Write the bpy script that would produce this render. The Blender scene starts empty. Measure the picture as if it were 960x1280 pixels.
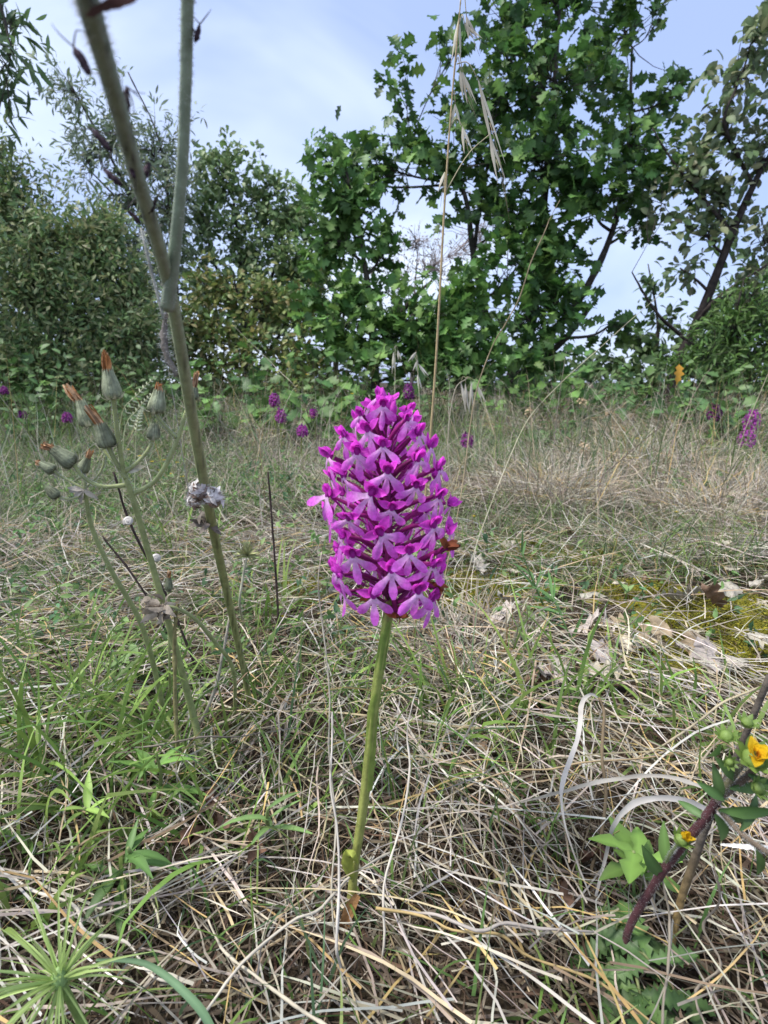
import bpy, math
import numpy as np
from mathutils import Vector, Matrix
R = math.radians
rng = np.random.default_rng(7)
sc = bpy.context.scene
col = sc.collection

# ------------------------------------------------------------------ camera, sky, sun, exposure
F_PX, CX, CY, CAM_H = 700.0, 480.0, 640.0, 0.25
PITCH = R(13.03)
cam_data = bpy.data.cameras.new('camera')
cam = bpy.data.objects.new('camera', cam_data); col.objects.link(cam)
cam.location = (0, 0, CAM_H); cam.rotation_euler = (R(90) - PITCH, 0, 0)
cam_data.sensor_fit = 'VERTICAL'; cam_data.sensor_height = 36; cam_data.lens = 36 * F_PX / 1280
cam_data.clip_start = 0.01; cam_data.clip_end = 2000
cam_data.dof.use_dof = True; cam_data.dof.focus_distance = 0.33; cam_data.dof.aperture_fstop = 22
sc.camera = cam

SUN_EL, SUN_AZ = R(60), R(-105)          # azimuth from +Y (view direction), towards the left
w = bpy.data.worlds.new('World'); sc.world = w; w.use_nodes = True
nt = w.node_tree; N = nt.nodes; L = nt.links
N.clear()
out = N.new('ShaderNodeOutputWorld'); bg = N.new('ShaderNodeBackground'); L.new(bg.outputs[0], out.inputs[0])
sky = N.new('ShaderNodeTexSky'); sky.sky_type = 'NISHITA'; sky.sun_disc = False
sky.sun_elevation = SUN_EL; sky.sun_rotation = SUN_AZ; sky.air_density = 1.0; sky.dust_density = 1.5
tc = N.new('ShaderNodeTexCoord')
mp = N.new('ShaderNodeMapping'); mp.inputs['Scale'].default_value = (1.0, 1.0, 1.9); mp.inputs['Location'].default_value = (3.3, 6.2, 0.5)
L.new(tc.outputs['Generated'], mp.inputs['Vector'])
n1 = N.new('ShaderNodeTexNoise'); n1.inputs['Scale'].default_value = 1.5; n1.inputs['Detail'].default_value = 5; n1.inputs['Roughness'].default_value = 0.5; n1.inputs['Distortion'].default_value = 0.5
L.new(mp.outputs[0], n1.inputs['Vector'])
rp = N.new('ShaderNodeValToRGB')
e = rp.color_ramp.elements
e[0].position = 0.36; e[0].color = (0.75, 0.75, 0.75, 1)
e[1].position = 0.64; e[1].color = (0.93, 0.93, 0.93, 1)
L.new(n1.outputs['Fac'], rp.inputs['Fac'])
rc = N.new('ShaderNodeValToRGB')
e = rc.color_ramp.elements
e[0].position = 0.40; e[0].color = (0.40, 0.50, 0.76, 1)
e[1].position = 0.60; e[1].color = (0.78, 0.87, 0.97, 1)
L.new(n1.outputs['Fac'], rc.inputs['Fac'])
gain = N.new('ShaderNodeMixRGB'); gain.blend_type = 'MULTIPLY'; gain.inputs[0].default_value = 1; gain.inputs[2].default_value = (5.0, 5.05, 5.5, 1)
L.new(rc.outputs[0], gain.inputs[1])
mx = N.new('ShaderNodeMixRGB'); L.new(rp.outputs[0], mx.inputs[0]); L.new(sky.outputs[0], mx.inputs[1]); L.new(gain.outputs[0], mx.inputs[2])
L.new(mx.outputs[0], bg.inputs[0]); bg.inputs[1].default_value = 0.075

sun_d = bpy.data.lights.new('sun', 'SUN'); sun_d.energy = 1.5; sun_d.angle = R(13); sun_d.color = (1.0, 0.96, 0.9)
sun = bpy.data.objects.new('sun', sun_d); col.objects.link(sun)
sdir = Vector((math.sin(SUN_AZ) * math.cos(SUN_EL), math.cos(SUN_AZ) * math.cos(SUN_EL), math.sin(SUN_EL)))
sun.rotation_euler = sdir.to_track_quat('Z', 'Y').to_euler()
sc.view_settings.view_transform = 'Standard'; sc.view_settings.look = 'None'
sc.view_settings.exposure = 1.82; sc.view_settings.gamma = 1.0
sc.cycles.max_bounces = 6; sc.cycles.transparent_max_bounces = 8

# ------------------------------------------------------------------ placing helpers
CT, ST = math.cos(PITCH), math.sin(PITCH)
def P(px, py, Y):
    """point of the place seen at that spot of the picture, Y metres in front of the camera"""
    u = (px - CX) / F_PX; v = (CY - py) / F_PX
    s = Y / (CT + v * ST)
    return np.array([u * s, Y, CAM_H + (-ST + v * CT) * s])
def hgt(x, y):
    x = np.asarray(x, float); y = np.asarray(y, float)
    d = np.clip((y - 0.3) / 1.5, 0, 1)
    h = 0.006 * np.sin(13 * x + 2.1) * np.sin(11 * y + .7) + 0.004 * np.sin(29 * x + y * 7)
    h = h + d * (0.018 * np.sin(3.1 * x + 1.3 * y) + 0.014 * np.sin(5.3 * y - 2.2 * x + 1))
    return h * np.exp(-np.clip(y - 20, 0, 400) / 40)
def G(px, py):
    u = (px - CX) / F_PX; v = (CY - py) / F_PX
    s = CAM_H / (ST - v * CT)
    p = np.array([u * s, (CT + v * ST) * s, 0.0])
    return p
def PXM(Y): return Y * CT / F_PX * 1.03      # metres per picture pixel, about
def smooth_path(pts, n):
    pts = np.asarray(pts, float)
    if len(pts) == 2:
        t = np.linspace(0, 1, n)[:, None]; return pts[0] * (1 - t) + pts[1] * t
    ext = np.vstack([2 * pts[0] - pts[1], pts, 2 * pts[-1] - pts[-2]])
    m = len(pts) - 1; o = []
    for q in np.linspace(0, m, n):
        i = min(int(q), m - 1); t = q - i
        a, b, c, d = ext[i:i + 4]
        o.append(0.5 * ((2 * b) + (c - a) * t + (2 * a - 5 * b + 4 * c - d) * t * t + (3 * b - a - 3 * c + d) * t ** 3))
    return np.array(o)
def nrm(v):
    v = np.asarray(v, float); return v / (np.linalg.norm(v, axis=-1, keepdims=True) + 1e-12)
def frame(d, n):
    y = nrm(d); x = nrm(np.cross(y, n)); z = np.cross(x, y)
    return np.stack([x, y, z], axis=-1)
def rot_about(axis, a):
    return np.array(Matrix.Rotation(a, 3, Vector(axis)))

# ------------------------------------------------------------------ mesh builders
def link_mesh(name, V, F, C, mat, parent=None, smooth=True, origin=None):
    V = np.asarray(V, np.float32)
    if parent is not None and origin is None: origin = np.array(parent.get('_o', (0, 0, 0)))
    if origin is not None: V = V - np.asarray(origin, np.float32)
    me = bpy.data.meshes.new(name)
    if isinstance(F, np.ndarray):
        k = F.shape[1]
        me.vertices.add(len(V)); me.vertices.foreach_set('co', V.astype(np.float32).ravel())
        me.loops.add(F.size); me.loops.foreach_set('vertex_index', F.astype(np.int32).ravel())
        me.polygons.add(len(F)); me.polygons.foreach_set('loop_start', np.arange(0, F.size, k, dtype=np.int32))
        me.update(calc_edges=True)
    else:
        me.from_pydata([tuple(map(float, v)) for v in V], [], F)
    if C is not None:
        C = np.asarray(C, np.float32)
        if C.ndim == 1: C = np.tile(C, (len(V), 1))
        a = me.color_attributes.new('Col', 'FLOAT_COLOR', 'POINT')
        a.data.foreach_set('color', np.hstack([C, np.ones((len(V), 1), np.float32)]).ravel())
    if smooth: me.polygons.foreach_set('use_smooth', np.ones(len(me.polygons), bool))
    me.materials.append(mat)
    me.update()
    o = bpy.data.objects.new(name, me); col.objects.link(o)
    if parent is not None:
        o.parent = parent; o['_o'] = tuple(map(float, origin))
    return o
def root(name, label, cat, base, group=None):
    o = bpy.data.objects.new(name, None); col.objects.link(o)
    o.empty_display_size = 0.02
    o.location = tuple(map(float, base)); o['_o'] = tuple(map(float, base))
    tag(o, label, cat, group); return o
def tag(o, label=None, cat=None, group=None, kind=None):
    if label: o['label'] = label
    if cat: o['category'] = cat
    if group: o['group'] = group
    if kind: o['kind'] = kind
    return o
class MB:
    def __init__(s): s.V = []; s.F = []; s.C = []; s.n = 0
    def add(s, V, F, c):
        V = np.asarray(V, float)
        s.V.append(V); s.F += [tuple(int(i) + s.n for i in f) for f in F]
        c = np.asarray(c, float)
        s.C.append(np.tile(c, (len(V), 1)) if c.ndim == 1 else c); s.n += len(V)
        return s
    def build(s, name, mat, parent=None, smooth=True, origin=None):
        return link_mesh(name, np.vstack(s.V), s.F, np.vstack(s.C), mat, parent, smooth, origin)
def thing_mesh(name, mb, mat, base, label, cat, group=None):
    o = mb.build(name, mat, None, True, base); o.location = tuple(map(float, base)); o['_o'] = tuple(map(float, base))
    return tag(o, label, cat, group)
def tube(pts, rad, sides=7, n=None, ridge=0.0, cap=True):
    """swept tube through pts; rad a list of radii along it"""
    n = n or max(4, len(pts) * 3)
    p = smooth_path(pts, n)
    r = np.interp(np.linspace(0, 1, n), np.linspace(0, 1, len(rad)), rad) if len(np.atleast_1d(rad)) > 1 else np.full(n, float(np.atleast_1d(rad)[0]))
    t = nrm(np.gradient(p, axis=0))
    up = np.array([0, 1.0, 0.13]) if abs(t[0][1]) < .8 else np.array([1.0, 0, 0.1])
    V = []
    nv = nrm(np.cross(t[0], up))
    a = np.arange(sides) * 2 * math.pi / sides
    rr = 1 + ridge * np.cos(a * sides / 2) if ridge else np.ones(sides)
    for i in range(n):
        nv = nrm(nv - t[i] * np.dot(nv, t[i])); b = np.cross(t[i], nv)
        V.append(p[i] + r[i] * (np.outer(np.cos(a) * rr, nv) + np.outer(np.sin(a) * rr, b)))
    V = np.vstack(V); F = []
    for i in range(n - 1):
        for k in range(sides):
            k2 = (k + 1) % sides
            F.append((i * sides + k, i * sides + k2, (i + 1) * sides + k2, (i + 1) * sides + k))
    if cap:
        F.append(tuple(range(sides))[::-1]); F.append(tuple((n - 1) * sides + k for k in range(sides)))
    return V, F
def strip(pts, wid, nv=(0, -1, .4), n=None, fold=0.25, twist=0.0):
    """blade of three rows of points along pts"""
    n = n or max(5, len(pts) * 3)
    p = smooth_path(pts, n); t = nrm(np.gradient(p, axis=0))
    wd = np.interp(np.linspace(0, 1, n), np.linspace(0, 1, len(wid)), wid)
    V = []; nv = np.asarray(nv, float)
    for i in range(n):
        b = nrm(nv - t[i] * np.dot(nv, t[i]))
        if twist: b = rot_about(t[i], twist * i / n) @ b
        s = np.cross(t[i], b)
        V += [p[i] - s * wd[i] / 2 + b * fold * wd[i] / 2, p[i], p[i] + s * wd[i] / 2 + b * fold * wd[i] / 2]
    F = []
    for i in range(n - 1):
        for k in (0, 1): F.append((i * 3 + k, i * 3 + k + 1, i * 3 + k + 4, i * 3 + k + 3))
    return np.array(V), F
def surf(length, widths, bend=0.0, fold=0.2, wave=0.0, across=2, cup=0.0):
    """leaf along +Y, face +Z, half widths per station"""
    n = len(widths); V = []; F = []; y = z = 0.0; ds = length / (n - 1)
    m = across + 1
    for i, wv in enumerate(widths):
        a = bend * i / (n - 1)
        if i: y += ds * math.cos(a); z += -ds * math.sin(a)
        for k in range(m):
            q = 2 * k / across - 1
            V.append((q * wv, y, z + abs(q) * wv * fold + cup * q * q * wv + wave * math.sin(i * 1.9 + q * 2) * wv))
    for i in range(n - 1):
        for k in range(across): F.append((i * m + k, i * m + k + 1, (i + 1) * m + k + 1, (i + 1) * m + k))
    return np.array(V), F
def rib(c, n, k=1.45):
    c = np.asarray(c, float); C = np.tile(c, (n, 1)); C[1::3] = c * k; return C
def put(V, M, pos, s=1.0): return (V * s) @ np.asarray(M).T + np.asarray(pos)
def lathe(prof, sides=10, ridge=0.0):
    """profile of (radius, height) turned about Z"""
    a = np.arange(sides) * 2 * math.pi / sides
    V = []; F = []
    for r_, z_ in prof:
        rr = r_ * (1 + ridge * np.cos(a * sides / 2))
        V.append(np.stack([rr * np.cos(a), rr * np.sin(a), np.full(sides, z_)], 1))
    for i in range(len(prof) - 1):
        for k in range(sides):
            k2 = (k + 1) % sides
            F.append((i * sides + k, i * sides + k2, (i + 1) * sides + k2, (i + 1) * sides + k))
    F.append(tuple((len(prof) - 1) * sides + k for k in range(sides)))
    return np.vstack(V), F

# ------------------------------------------------------------------ materials
def veg(name, rough=0.6, trans=0.25, scale=60, var=0.35, spec=0.25, bump=0.15, bscale=400):
    m = bpy.data.materials.new(name); m.use_nodes = True
    t = m.node_tree; N = t.nodes; L = t.links; N.clear()
    o = N.new('ShaderNodeOutputMaterial'); p = N.new('ShaderNodeBsdfPrincipled')
    p.inputs['Roughness'].default_value = rough; p.inputs['Specular IOR Level'].default_value = spec
    at = N.new('ShaderNodeAttribute'); at.attribute_name = 'Col'
    g = N.new('ShaderNodeNewGeometry')
    nz = N.new('ShaderNodeTexNoise'); nz.inputs['Scale'].default_value = scale; nz.inputs['Detail'].default_value = 3
    L.new(g.outputs['Position'], nz.inputs['Vector'])
    mr = N.new('ShaderNodeMapRange'); mr.inputs[1].default_value = 0.3; mr.inputs[2].default_value = 0.7
    mr.inputs[3].default_value = 1 - var; mr.inputs[4].default_value = 1 + var
    L.new(nz.outputs['Fac'], mr.inputs[0])
    ml = N.new('ShaderNodeMixRGB'); ml.blend_type = 'MULTIPLY'; ml.inputs[0].default_value = 1
    L.new(at.outputs['Color'], ml.inputs[1]); L.new(mr.outputs[0], ml.inputs[2])
    L.new(ml.outputs[0], p.inputs['Base Color'])
    if bump:
        nb = N.new('ShaderNodeTexNoise'); nb.inputs['Scale'].default_value = bscale; L.new(g.outputs['Position'], nb.inputs['Vector'])
        bp = N.new('ShaderNodeBump'); bp.inputs['Strength'].default_value = bump; bp.inputs['Distance'].default_value = 0.001
        L.new(nb.outputs['Fac'], bp.inputs['Height']); L.new(bp.outputs[0], p.inputs['Normal'])
    if trans:
        tr = N.new('ShaderNodeBsdfTranslucent'); L.new(ml.outputs[0], tr.inputs['Color'])
        ms = N.new('ShaderNodeMixShader'); ms.inputs[0].default_value = trans
        L.new(p.outputs[0], ms.inputs[1]); L.new(tr.outputs[0], ms.inputs[2]); L.new(ms.outputs[0], o.inputs[0])
    else: L.new(p.outputs[0], o.inputs[0])
    return m
M_LEAF = veg('leaf', 0.5, 0.3, 9, 0.3, 0.35, 0)
M_BARK = veg('bark', 0.85, 0, 40, 0.45, 0.15, 0.6, 120)
M_DRY = veg('dry_grass', 0.75, 0.15, 45, 0.3, 0.2, 0)
M_GREEN = veg('green_grass', 0.55, 0.3, 25, 0.3, 0.3, 0)
M_STEM = veg('stem', 0.55, 0.08, 220, 0.22, 0.3, 0.25, 900)
M_PETAL = veg('petal', 0.55, 0.42, 700, 0.2, 0.25, 0.35, 2200)
M_WITHER = veg('withered', 0.8, 0.15, 250, 0.35, 0.15, 0.4, 900)
M_MOSS = veg('moss', 0.95, 0.1, 70, 0.5, 0.05, 0.8, 500)
M_LITTER = veg('litter', 0.7, 0.12, 130, 0.3, 0.3, 0.4, 500)
def ground_mat():
    m = bpy.data.materials.new('soil'); m.use_nodes = True
    t = m.node_tree; N = t.nodes; L = t.links
    p = N['Principled BSDF']; p.inputs['Roughness'].default_value = 0.95; p.inputs['Specular IOR Level'].default_value = 0.1
    g = N.new('ShaderNodeNewGeometry')
    a = N.new('ShaderNodeTexNoise'); a.inputs['Scale'].default_value = 9; a.inputs['Detail'].default_value = 8; a.inputs['Roughness'].default_value = .7
    L.new(g.outputs['Position'], a.inputs['Vector'])
    r = N.new('ShaderNodeValToRGB'); e = r.color_ramp.elements
    e[0].position = .35; e[0].color = (.022, .016, .011, 1); e[1].position = .66; e[1].color = (.10, .08, .05, 1)
    k = e.new(.52); k.color = (.045, .034, .022, 1)
    L.new(a.outputs['Fac'], r.inputs[0]); L.new(r.outputs[0], p.inputs['Base Color'])
    b = N.new('ShaderNodeTexNoise'); b.inputs['Scale'].default_value = 160; b.inputs['Detail'].default_value = 5
    L.new(g.outputs['Position'], b.inputs['Vector'])
    bp = N.new('ShaderNodeBump'); bp.inputs['Strength'].default_value = .8; bp.inputs['Distance'].default_value = .006
    L.new(b.outputs['Fac'], bp.inputs['Height']); L.new(bp.outputs[0], p.inputs['Normal'])
    return m

# ------------------------------------------------------------------ ground
def build_ground():
    q = np.linspace(-1, 1, 161); X = np.sinh(q * 7.5) / np.sinh(7.5) * 400
    q = np.linspace(0, 1, 220); Y = np.sinh(q * 7.2) / np.sinh(7.2) * 600 - 1.5
    Y = np.concatenate([np.linspace(-1.5, 5, 150), 5 + np.sinh(np.linspace(0.02, 1, 70) * 6) / np.sinh(6) * 600])
    X = np.concatenate([-4 - np.sinh(np.linspace(1, 0.02, 30) * 6) / np.sinh(6) * 400, np.linspace(-4, 4, 170), 4 + np.sinh(np.linspace(0.02, 1, 30) * 6) / np.sinh(6) * 400])
    xx, yy = np.meshgrid(X, Y); zz = hgt(xx, yy)
    V = np.stack([xx, yy, zz], -1).reshape(-1, 3); nx, ny = len(X), len(Y)
    i = np.arange(ny - 1)[:, None] * nx + np.arange(nx - 1)[None, :]
    F = np.stack([i, i + 1, i + nx + 1, i + nx], -1).reshape(-1, 4)
    o = link_mesh('ground', V, F, None, ground_mat()); tag(o, kind='structure')
build_ground()

# ------------------------------------------------------------------ grass
MOSS = [(600, 738, .075, .04), (655, 692, .06, .035), (915, 772, .085, .035), (870, 838, .07, .03), (790, 745, .045, .022), (940, 800, .06, .03), (560, 765, .035, .025), (830, 790, .05, .02), (720, 705, .06, .025), (470, 690, .05, .04), (380, 745, .03, .03)]
MOSS = [(G(a, b)[0], G(a, b)[1], r1, r2) for a, b, r1, r2 in MOSS]
def moss_mask(x, y):
    m = np.zeros_like(x)
    for mx_, my_, r1, r2 in MOSS:
        m = np.maximum(m, np.exp(-(((x - mx_) / r1) ** 2 + ((y - my_) / r2) ** 2)))
    return m
def clearing(x, y):
    "thin cover where moss and fallen leaves show"
    a, b = G(770, 770)[:2]
    return np.exp(-((x - a) / .32) ** 4 - ((y - b) / .13) ** 4)
def wob(x, y, s, k=0.0):
    return 0.5 + 0.25 * np.sin(x * s + 1.3 * np.sin(y * s * .7 + k) + k) + 0.25 * np.sin(y * s * 1.3 + 1.7 * np.sin(x * s * .6 - k) + 2 * k)
def pick(pal, n, jit=0.2):
    pal = np.array(pal); c = pal[rng.integers(0, len(pal), n)]
    return c * (1 + jit * rng.uniform(-1, 1, (n, 1))) * (1 + 0.06 * rng.uniform(-1, 1, (n, 3)))
def blades(x, y, z0, Ln, W, az, el, droop, curl, seg, C, tip=2.5, lift=0.012, kink=0.0):
    n = len(x); t = np.linspace(0, 1, seg + 1)
    el_t = el[:, None] - droop[:, None] * t[None, :] ** 1.3
    az_t = az[:, None] + curl[:, None] * t[None, :]
    if kink:
        kk = rng.normal(0, kink, (n, seg + 1)); el_t = el_t + kk; az_t = az_t + rng.normal(0, kink, (n, seg + 1))
    if seg > 3:
        bt = (rng.random((n, 1)) < .4) * (t[None, :] > rng.uniform(.2, .85, (n, 1)))
        az_t = az_t + bt * rng.normal(0, .7, (n, 1)); el_t = el_t + bt * rng.normal(-.2, .5, (n, 1))
    st = (Ln / seg)[:, None]
    dx = np.cos(el_t) * np.cos(az_t) * st; dy = np.cos(el_t) * np.sin(az_t) * st; dz = np.sin(el_t) * st
    cx = np.concatenate([x[:, None], x[:, None] + np.cumsum(dx[:, :-1], 1)], 1)
    cy = np.concatenate([y[:, None], y[:, None] + np.cumsum(dy[:, :-1], 1)], 1)
    cz = np.concatenate([z0[:, None], z0[:, None] + np.cumsum(dz[:, :-1], 1)], 1)
    fl = hgt(cx, cy) + 0.002 + lift * rng.random((n, 1))
    cz = np.maximum(cz, fl)
    tw = rng.uniform(-1.2, 1.2, (n, 1)) + rng.uniform(-1.5, 1.5, (n, 1)) * t[None, :]
    sx, sy = -np.sin(az_t), np.cos(az_t)
    nx_, ny_, nz_ = -np.sin(el_t) * np.cos(az_t), -np.sin(el_t) * np.sin(az_t), np.cos(el_t)
    wx = sx * np.cos(tw) + nx_ * np.sin(tw); wy = sy * np.cos(tw) + ny_ * np.sin(tw); wz = nz_ * np.sin(tw)
    hw = (W / 2)[:, None] * (1 - 0.92 * t[None, :] ** tip)
    A = np.stack([cx - wx * hw, cy - wy * hw, cz - wz * hw], -1); B = np.stack([cx + wx * hw, cy + wy * hw, cz + wz * hw], -1)
    V = np.stack([A, B], 2).reshape(-1, 3)
    b = (np.arange(n) * (seg + 1) * 2)[:, None] + (np.arange(seg) * 2)[None, :]
    F = np.stack([b, b + 1, b + 3, b + 2], -1).reshape(-1, 4)
    CC = np.repeat(C, (seg + 1) * 2, 0)
    return V, F, CC
class Big:
    def __init__(s): s.V = []; s.F = []; s.C = []; s.n = 0
    def add(s, V, F, C): s.V.append(V); s.F.append(F + s.n); s.C.append(C); s.n += len(V)
    def build(s, name, mat, label, cat):
        o = link_mesh(name, np.vstack(s.V), np.vstack(s.F), np.vstack(s.C), mat)
        return tag(o, label, cat, kind='stuff')
def field(n, y0, y1, side=0.2, pw=1.0, slope=.8):
    y = y0 + (y1 - y0) * rng.random(n * 2) ** pw
    x = rng.uniform(-1, 1, n * 2) * (slope * y1 + side)
    k = np.abs(x) < slope * y + side
    return x[k][:n], y[k][:n]
STRAW = [tuple(q * .98 for q in c) for c in [(.56, .50, .41), (.50, .44, .34), (.44, .36, .23), (.46, .33, .14), (.36, .32, .27), (.30, .25, .19), (.26, .19, .12), (.60, .56, .50), (.40, .37, .33)]]
DULL = [(.38, .345, .28), (.31, .265, .20), (.44, .40, .32), (.24, .20, .145), (.36, .31, .21), (.50, .46, .38), (.27, .215, .17)]
DARK = [(.13, .10, .07), (.09, .065, .045), (.18, .145, .10), (.11, .07, .045), (.24, .2, .145)]  # dead grass browns, deepened to put the shade of deep gaps into the colour
GREENS = [(.13, .22, .045), (.17, .26, .06), (.10, .18, .05), (.22, .28, .09), (.09, .16, .07)]
GREY_G = [(.16, .21, .10), (.20, .24, .13), (.12, .17, .08)]
def build_grass():
    dry = Big(); grn = Big()
    # tussock centres near the camera give the straw its flow
    def straw(n, y0, y1, Lr, Wr, seg, pal, elr, pw=1.0, mosscut=.9, drp=(.2, 1.3), zr=.03, kink=.08, flow=0.55):
        x, y = field(n, y0, y1, pw=pw)
        k = rng.random(len(x)) > np.maximum(mosscut * np.clip(moss_mask(x, y) * 1.3, 0, 1), .8 * clearing(x, y))
        x, y = x[k], y[k]; m = len(x)
        base_az = 2.2 * np.sin(2.6 * x + 1.1) + 1.7 * np.sin(3.3 * y + .4 * x) + 1.2
        az = np.where(rng.random(m) < flow, base_az + rng.normal(0, .5, m), rng.uniform(0, 2 * np.pi, m))
        el = rng.uniform(elr[0], elr[1], m) ; Ln = rng.uniform(*Lr, m); W = rng.uniform(*Wr, m)
        ob = np.exp(-((x + .015) / .07) ** 2 - (np.clip(y - .23, 0, 9) / .04) ** 2)
        # nothing tall right before the lens
        near = np.clip((y - .12) / .5, .25, 1) * (1 - .8 * ob); el = el * near; zz = zr * (1 - .8 * ob)
        ax, ay = x + np.cos(az) * Ln, y + np.sin(az) * Ln
        clear = (ay < .19)
        az = np.where(clear, -az, az)
        dry.add(*blades(x, y, hgt(x, y) + rng.uniform(0, 1, m) * zz - .003, Ln, W, az, el, rng.uniform(*drp, m), rng.normal(0, .35, m), seg, pick(pal, m), tip=2.4, lift=zz[:, None], kink=kink))
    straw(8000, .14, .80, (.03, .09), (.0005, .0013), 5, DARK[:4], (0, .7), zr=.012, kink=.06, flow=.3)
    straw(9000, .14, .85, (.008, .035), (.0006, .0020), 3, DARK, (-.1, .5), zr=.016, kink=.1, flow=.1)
    straw(10500, .14, .85, (.035, .12), (.0005, .0013), 7, STRAW + DULL[:3], (0, .8), zr=.036, kink=.06, flow=.35)
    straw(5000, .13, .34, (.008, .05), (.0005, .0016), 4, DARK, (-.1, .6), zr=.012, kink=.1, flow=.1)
    straw(700, .16, .80, (.10, .22), (.0007, .0014), 10, [(.55, .50, .43), (.58, .54, .48), (.47, .38, .24)], (.05, .6), zr=.036, kink=.03, flow=.3)
    straw(15000, .6, 1.9, (.03, .11), (.0007, .0014), 5, DULL + STRAW[:3], (0, 1.0), zr=.018, kink=.12, mosscut=1.0)
    straw(6000, .75, 2.2, (.08, .18), (.0008, .0013), 5, DULL, (.3, 1.3), zr=.012, kink=.12, flow=.2, mosscut=1.0)
    straw(17000, 1.7, 4.6, (.07, .16), (.0013, .0022), 4, DULL, (.05, 1.0), zr=.03, kink=.14, flow=.3)
    straw(2200, 1.4, 4.6, (.10, .20), (.0011, .0018), 4, DULL + STRAW[4:7], (.9, 1.5), drp=(0, .6), zr=.02, kink=.06, flow=.2)
    straw(1500, .95, 3.0, (.14, .34), (.0010, .0018), 6, DULL + STRAW[2:5] + GREY_G, (1.1, 1.5), drp=(0, .5), zr=.01, kink=.04, flow=.1)
    straw(9000, 4.4, 9, (.12, .26), (.003, .005), 3, DULL, (.3, 1.4), zr=.05, kink=.1, flow=.2)
    # wiry tussocks of dead grass
    for px, py, rr, hh, nb in [(690, 635, .13, .075, 1100), (900, 650, .13, .065, 1200), (800, 590, .22, .09, 900), (560, 830, .07, .045, 500), (600, 815, .06, .035, 300), (480, 640, .14, .06, 900),
                               (330, 560, .25, .11, 1100), (860, 560, .3, .13, 1300), (700, 545, .35, .14, 1300), (560, 520, .4, .17, 900), (940, 620, .15, .07, 1100)]:
        c = G(px, py); m = nb
        a = rng.uniform(0, 2 * np.pi, m); q = np.sqrt(rng.random(m)) * rr
        x = c[0] + q * np.cos(a); y = c[1] + q * np.sin(a)
        dry.add(*blades(x, y, hgt(x, y) + rng.uniform(0, .4, m) * hh, rng.uniform(.6, 1.7, m) * hh * 1.2, rng.uniform(.0009, .0015, m) * (1 + c[1] * .2), a + rng.normal(0, .9, m), rng.uniform(.1, 1.4, m), rng.uniform(.3, 1.9, m), rng.normal(0, .9, m), 7, pick(DULL + STRAW[:5], m), lift=hh * .6, kink=.22))
    dry.build('dry_grass', M_DRY, 'matted pale dead grass and straw covering the whole clearing', 'dry grass')
    # green blades, thicker to the left
    def green(n, y0, y1, Lr, Wr, seg, pal, el=(.5, 1.5), left=0.6, thr=.45, s=6, k=0.3, drp=(.3, 1.6)):
        x, y = field(n, y0, y1)
        pr = np.clip(wob(x, y, s, k) - thr, 0, 1) * 2.5 + left * np.clip(-x / (.5 * y + .05), -.4, 1)
        kk = rng.random(len(x)) < pr * (1 - .8 * moss_mask(x, y)) * (1 - .5 * clearing(x, y))
        x, y = x[kk], y[kk]; m = len(x)
        Ln = rng.uniform(*Lr, m) * np.clip((y - .05) / .3, .45, 1)
        grn.add(*blades(x, y, hgt(x, y), Ln, rng.uniform(*Wr, m), rng.uniform(0, 2 * np.pi, m), rng.uniform(*el, m), rng.uniform(*drp, m), rng.normal(0, .4, m), seg, pick(pal, m), tip=2.2, lift=.006))
    green(4600, .15, .75, (.05, .12), (.0008, .0018), 6, GREENS, left=.32)
    green(36000, .6, 2.0, (.03, .09), (.0010, .0018), 4, GREENS + GREY_G, left=.6, thr=.28)
    green(30000, 1.6, 5, (.07, .20), (.002, .0035), 4, GREENS + GREY_G, left=.3, thr=.3, s=2.5)
    green(2600, 1.1, 3.2, (.10, .28), (.0016, .0030), 6, GREENS + GREY_G, el=(1.0, 1.5), left=.5, thr=.4, s=3.5, drp=(.1, .9))
    # bright tufts
    for px, py, nb, hh in [(60, 960, 40, .12), (130, 985, 36, .11), (200, 1010, 30, .09), (30, 1050, 40, .10), (95, 900, 30, .12), (330, 1040, 16, .08), (260, 930, 26, .12), (700, 900, 30, .10), (830, 940, 30, .07), (900, 910, 20, .06),
                           (760, 900, 24, .06), (620, 880, 26, .07), (560, 930, 22, .08), (590, 900, 26, .1), (330, 780, 50, .08), (420, 860, 30, .07), (240, 700, 40, .10), (80, 830, 28, .08), (20, 1130, 30, .08), (310, 560, 46, .2), (70, 530, 60, .24), (130, 540, 50, .2), (20, 540, 50, .25), (640, 745, 12, .04), (930, 1000, 26, .08), (700, 1010, 16, .07)]:
        c = G(px, py); m = nb
        a = rng.uniform(0, 2 * np.pi, m); q = np.sqrt(rng.random(m)) * .025 * (1 + c[1])
        x = c[0] + q * np.cos(a); y = c[1] + q * np.sin(a)
        grn.add(*blades(x, y, hgt(x, y), rng.uniform(.5, 1.25, m) * hh, rng.uniform(.0018, .0032, m) * (1 + .3 * c[1]), a + rng.normal(0, .7, m), rng.uniform(.6, 1.5, m), rng.uniform(.2, 1.7, m), rng.normal(0, .3, m), 7, pick([(.20, .31, .07), (.25, .36, .09), (.14, .24, .06)], m)))
    grn.build('green_grass', M_GREEN, 'fresh green grass blades growing up through the straw', 'grass')
    # feathery low herbs in the left middle distance
    hb = Big()
    T, Fq = surf(1, [.02, .2, .16, .02], bend=.5, fold=.3)
    Fq = np.array(Fq)
    spots = []
    x, y = field(6500, .40, 2.2)
    pr = np.clip(wob(x, y, 7, 1.9) - .42, 0, 1) * 2 + .8 * np.clip(-x / (.45 * y), -.5, 1)
    k = rng.random(len(x)) < pr * (1 - moss_mask(x, y)); x, y = x[k], y[k]
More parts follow.
